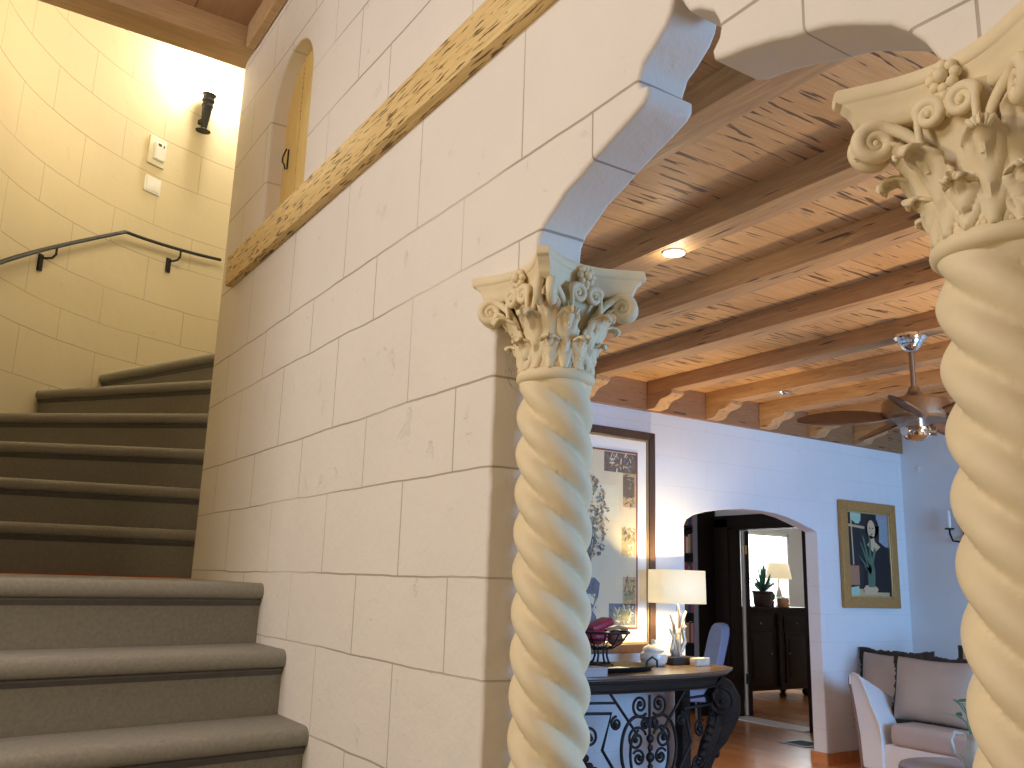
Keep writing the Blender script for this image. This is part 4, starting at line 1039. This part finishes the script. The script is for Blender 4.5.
r = empty('potted_plant', (-9.30, 10.56, tz), 'spiky blue green plant in a dark pot on the black cabinet', 'plant')
m = MB(); m.lathe([(.0,0),(.12,0),(.135,.06),(.142,.19),(.155,.205),(.155,.23),(.135,.23),(.13,.20),(.0,.20)], (-9.30, 10.56, tz), 24); m.build('pot', m_pot, r)
random.seed(4)
for k in range(44):
    a = random.uniform(0, 2*PI); el = random.uniform(.55, 1.5); L = random.uniform(.30,.52)
    m = MB(); d = Vector((math.cos(a)*math.cos(el), math.sin(a)*math.cos(el), math.sin(el))); s = d.cross(Vector((0,0,1))).normalized()
    p0 = Vector((-9.30, 10.56, tz+.20))
    m.grid(lambda u, v: p0 + d*L*v + s*(u*2-1)*.020*math.sin(PI*min(1, .15+.84*v)) + Vector((0,0,-.10*L*v*v*3*(1.4-el))), 3, 10); m.build('leaf', m_leafb if k % 4 else m_leafg, r, smooth=80)
r = empty('cream_shade_lamp', (-9.55, 11.22, tz), 'cream shaded lamp behind the plant on the black cabinet', 'lamp')
m = MB(); m.lathe([(.0,0),(.07,0),(.075,.015),(.03,.03),(.045,.10),(.05,.16),(.025,.26),(.012,.30),(.012,.44),(.0,.44)], (-9.55, 11.22, tz), 20); m.build('lamp_base', m_white, r)
m = MB(); m.lathe([(.20,.42),(.15,.66)], (-9.55, 11.22, tz), 28); 
for f in [f for f in m.bm.faces if len(f.verts) > 4]: m.bm.faces.remove(f)
o = m.build('lamp_shade', m_shade, r, smooth=60); sd = o.modifiers.new('Solid','SOLIDIFY'); sd.thickness = .004
r = empty('amber_jar', (-9.28, 10.97, tz), 'orange and white glass jar on the black cabinet beside the plant', 'jar')
m = MB(); m.lathe([(.0,0),(.085,0),(.09,.01),(.09,.10),(.08,.115),(.08,.125)], (-9.25, 10.95, tz), 24); m.build('jar_body', m_glass, r)
m = MB(); m.lathe([(.0,.12),(.082,.12),(.082,.135),(.03,.15),(.0,.16)], (-9.25, 10.95, tz), 24); m.build('lid', m_white, r)
r = empty('pot_plant_small', (-9.36, 10.78, tz), 'low bright green leafy plant beside the spiky plant', 'plant')
m = MB(); m.lathe([(.0,0),(.06,0),(.07,.09),(.065,.09),(.0,.08)], (-9.36, 10.78, tz), 18); m.build('pot', m_pot, r)
for k in range(16):
    a = random.uniform(0, 2*PI); m = MB(); d = Vector((math.cos(a), math.sin(a), random.uniform(.3,1.2))); leafblade(m, (-9.36, 10.78, tz+.08), d, .15, .03); m.build('leaf', M('bright_green_leaf', (.20,.42,.14), .5) if k == 0 else bpy.data.materials['bright_green_leaf'], r, smooth=80)
# the next room: window wall and side wall
m = MB(); WX = -10.3
for (ya, yb, za, zb) in ((8.7, 11.30, 0, 3.0), (12.38, 13.4, 0, 3.0), (11.30, 12.38, 0, 1.15), (11.30, 12.38, 2.45, 3.0)):
    m.box((WX-.06, (ya+yb)/2, (za+zb)/2), (.12, yb-ya, zb-za))
struct(m.build('wall_next_room', m_plain))
m = MB(); m.box((-8.4, 13.0, 1.5), (4.2, .1, 3.0)); m.box((-5.9, 10.9, 1.5), (.1, 4.5, 3.0)); struct(m.build('wall_next_room_side', m_plain))
m = MB()
for y in (11.32, 12.36): m.box((WX-.03, y, 1.80), (.08, .05, 1.34))
for z in (1.16, 2.44): m.box((WX-.03, 11.84, z), (.08, 1.09, .05))
w = struct(m.build('window_1', m_white))
m = MB(); m.box((WX-.09, 11.84, 1.80), (.01, 1.04, 1.26)); m.build('pane', m_win, w)

# ------------------------------------------------------------------ light
def light(kind, name, loc, energy, col, size=None, rot=None, sy=None, spot=None, soft=None):
    l = bpy.data.lights.new(name, kind); l.energy = energy; l.color = col
    if kind == 'AREA':
        l.size = size
        if sy: l.shape = 'RECTANGLE'; l.size_y = sy
    elif soft: l.shadow_soft_size = soft
    if spot: l.spot_size = spot; l.spot_blend = .6
    o = bpy.data.objects.new(name, l); COL.objects.link(o); o.location = loc
    if rot: o.rotation_euler = rot
    return o
def aim(o, to): o.rotation_euler = (Vector(to)-o.location).to_track_quat('-Z', 'Y').to_euler()
o = light('AREA', 'living_room_window', (2.1, 5.6, 1.5), 390, (.23,.53,1.0), 3.6, sy=2.0); aim(o, (-5, 6.4, .9))
o = light('SPOT', 'ceiling_fill', (-1.6, 5.0, 1.55), 115, (1.0,.74,.42), rot=(PI, 0, 0), spot=math.radians(165), soft=.15)  # added unseen uplight to warm the ceiling, no lamp stands here
o = light('AREA', 'hall_window', (-1.7, -2.7, 3.75), 56, (.97,.95,1.0), 2.2, sy=.8); aim(o, (-1.9, 1.0, 2.8))
o = light('POINT', 'hall_lamp', (-1.3, -1.3, 2.1), 40, (1.0,.79,.50), soft=.15)
o = light('POINT', 'sconce_glow', cylp(aS, TR-.18, 3.48), 26, (1.0,.90,.70), soft=.05)
o = light('POINT', 'tower_fill', W(-4.7, .9, 2.8), 24, (1.0,.84,.56), soft=.3)  # added fill for the stair tower, no lantern hangs here
o = light('POINT', 'lamp_bulb', W(lc[0], lc[1], ty+.57), 62, (1.0,.74,.36), soft=.05)
o = light('POINT', 'downlight_glow', W(-2.98, 2.83, 1.50), 1.5, (1.0,.9,.7), soft=.04)
o = light('AREA', 'next_room_window', (-10.1, 11.84, 1.8), 30, (.92,.97,1.0), 1.0, sy=1.2); aim(o, (-8.0, 9.5, .3))
o = light('AREA', 'passage_fill', (-7.6, 3.6, 1.7), 26, (.75,.85,1.0), 1.4, sy=1.4); aim(o, (-7.2, 8.0, .3))  # added area light to brighten the passage, not a window
w = bpy.data.worlds.new('world'); sc.world = w; w.use_nodes = True
w.node_tree.nodes['Background'].inputs[0].default_value = (1.0,.88,.72,1); w.node_tree.nodes['Background'].inputs[1].default_value = .14
sc.view_settings.view_transform = 'Standard'; sc.view_settings.look = 'None'; sc.view_settings.gamma = 1
sc.view_settings.exposure = .35; sc.view_settings.use_curve_mapping = False
sc.cycles.max_bounces = 6; sc.cycles.caustics_reflective = False; sc.cycles.caustics_refractive = False
sc.cycles.sample_clamp_indirect = 6
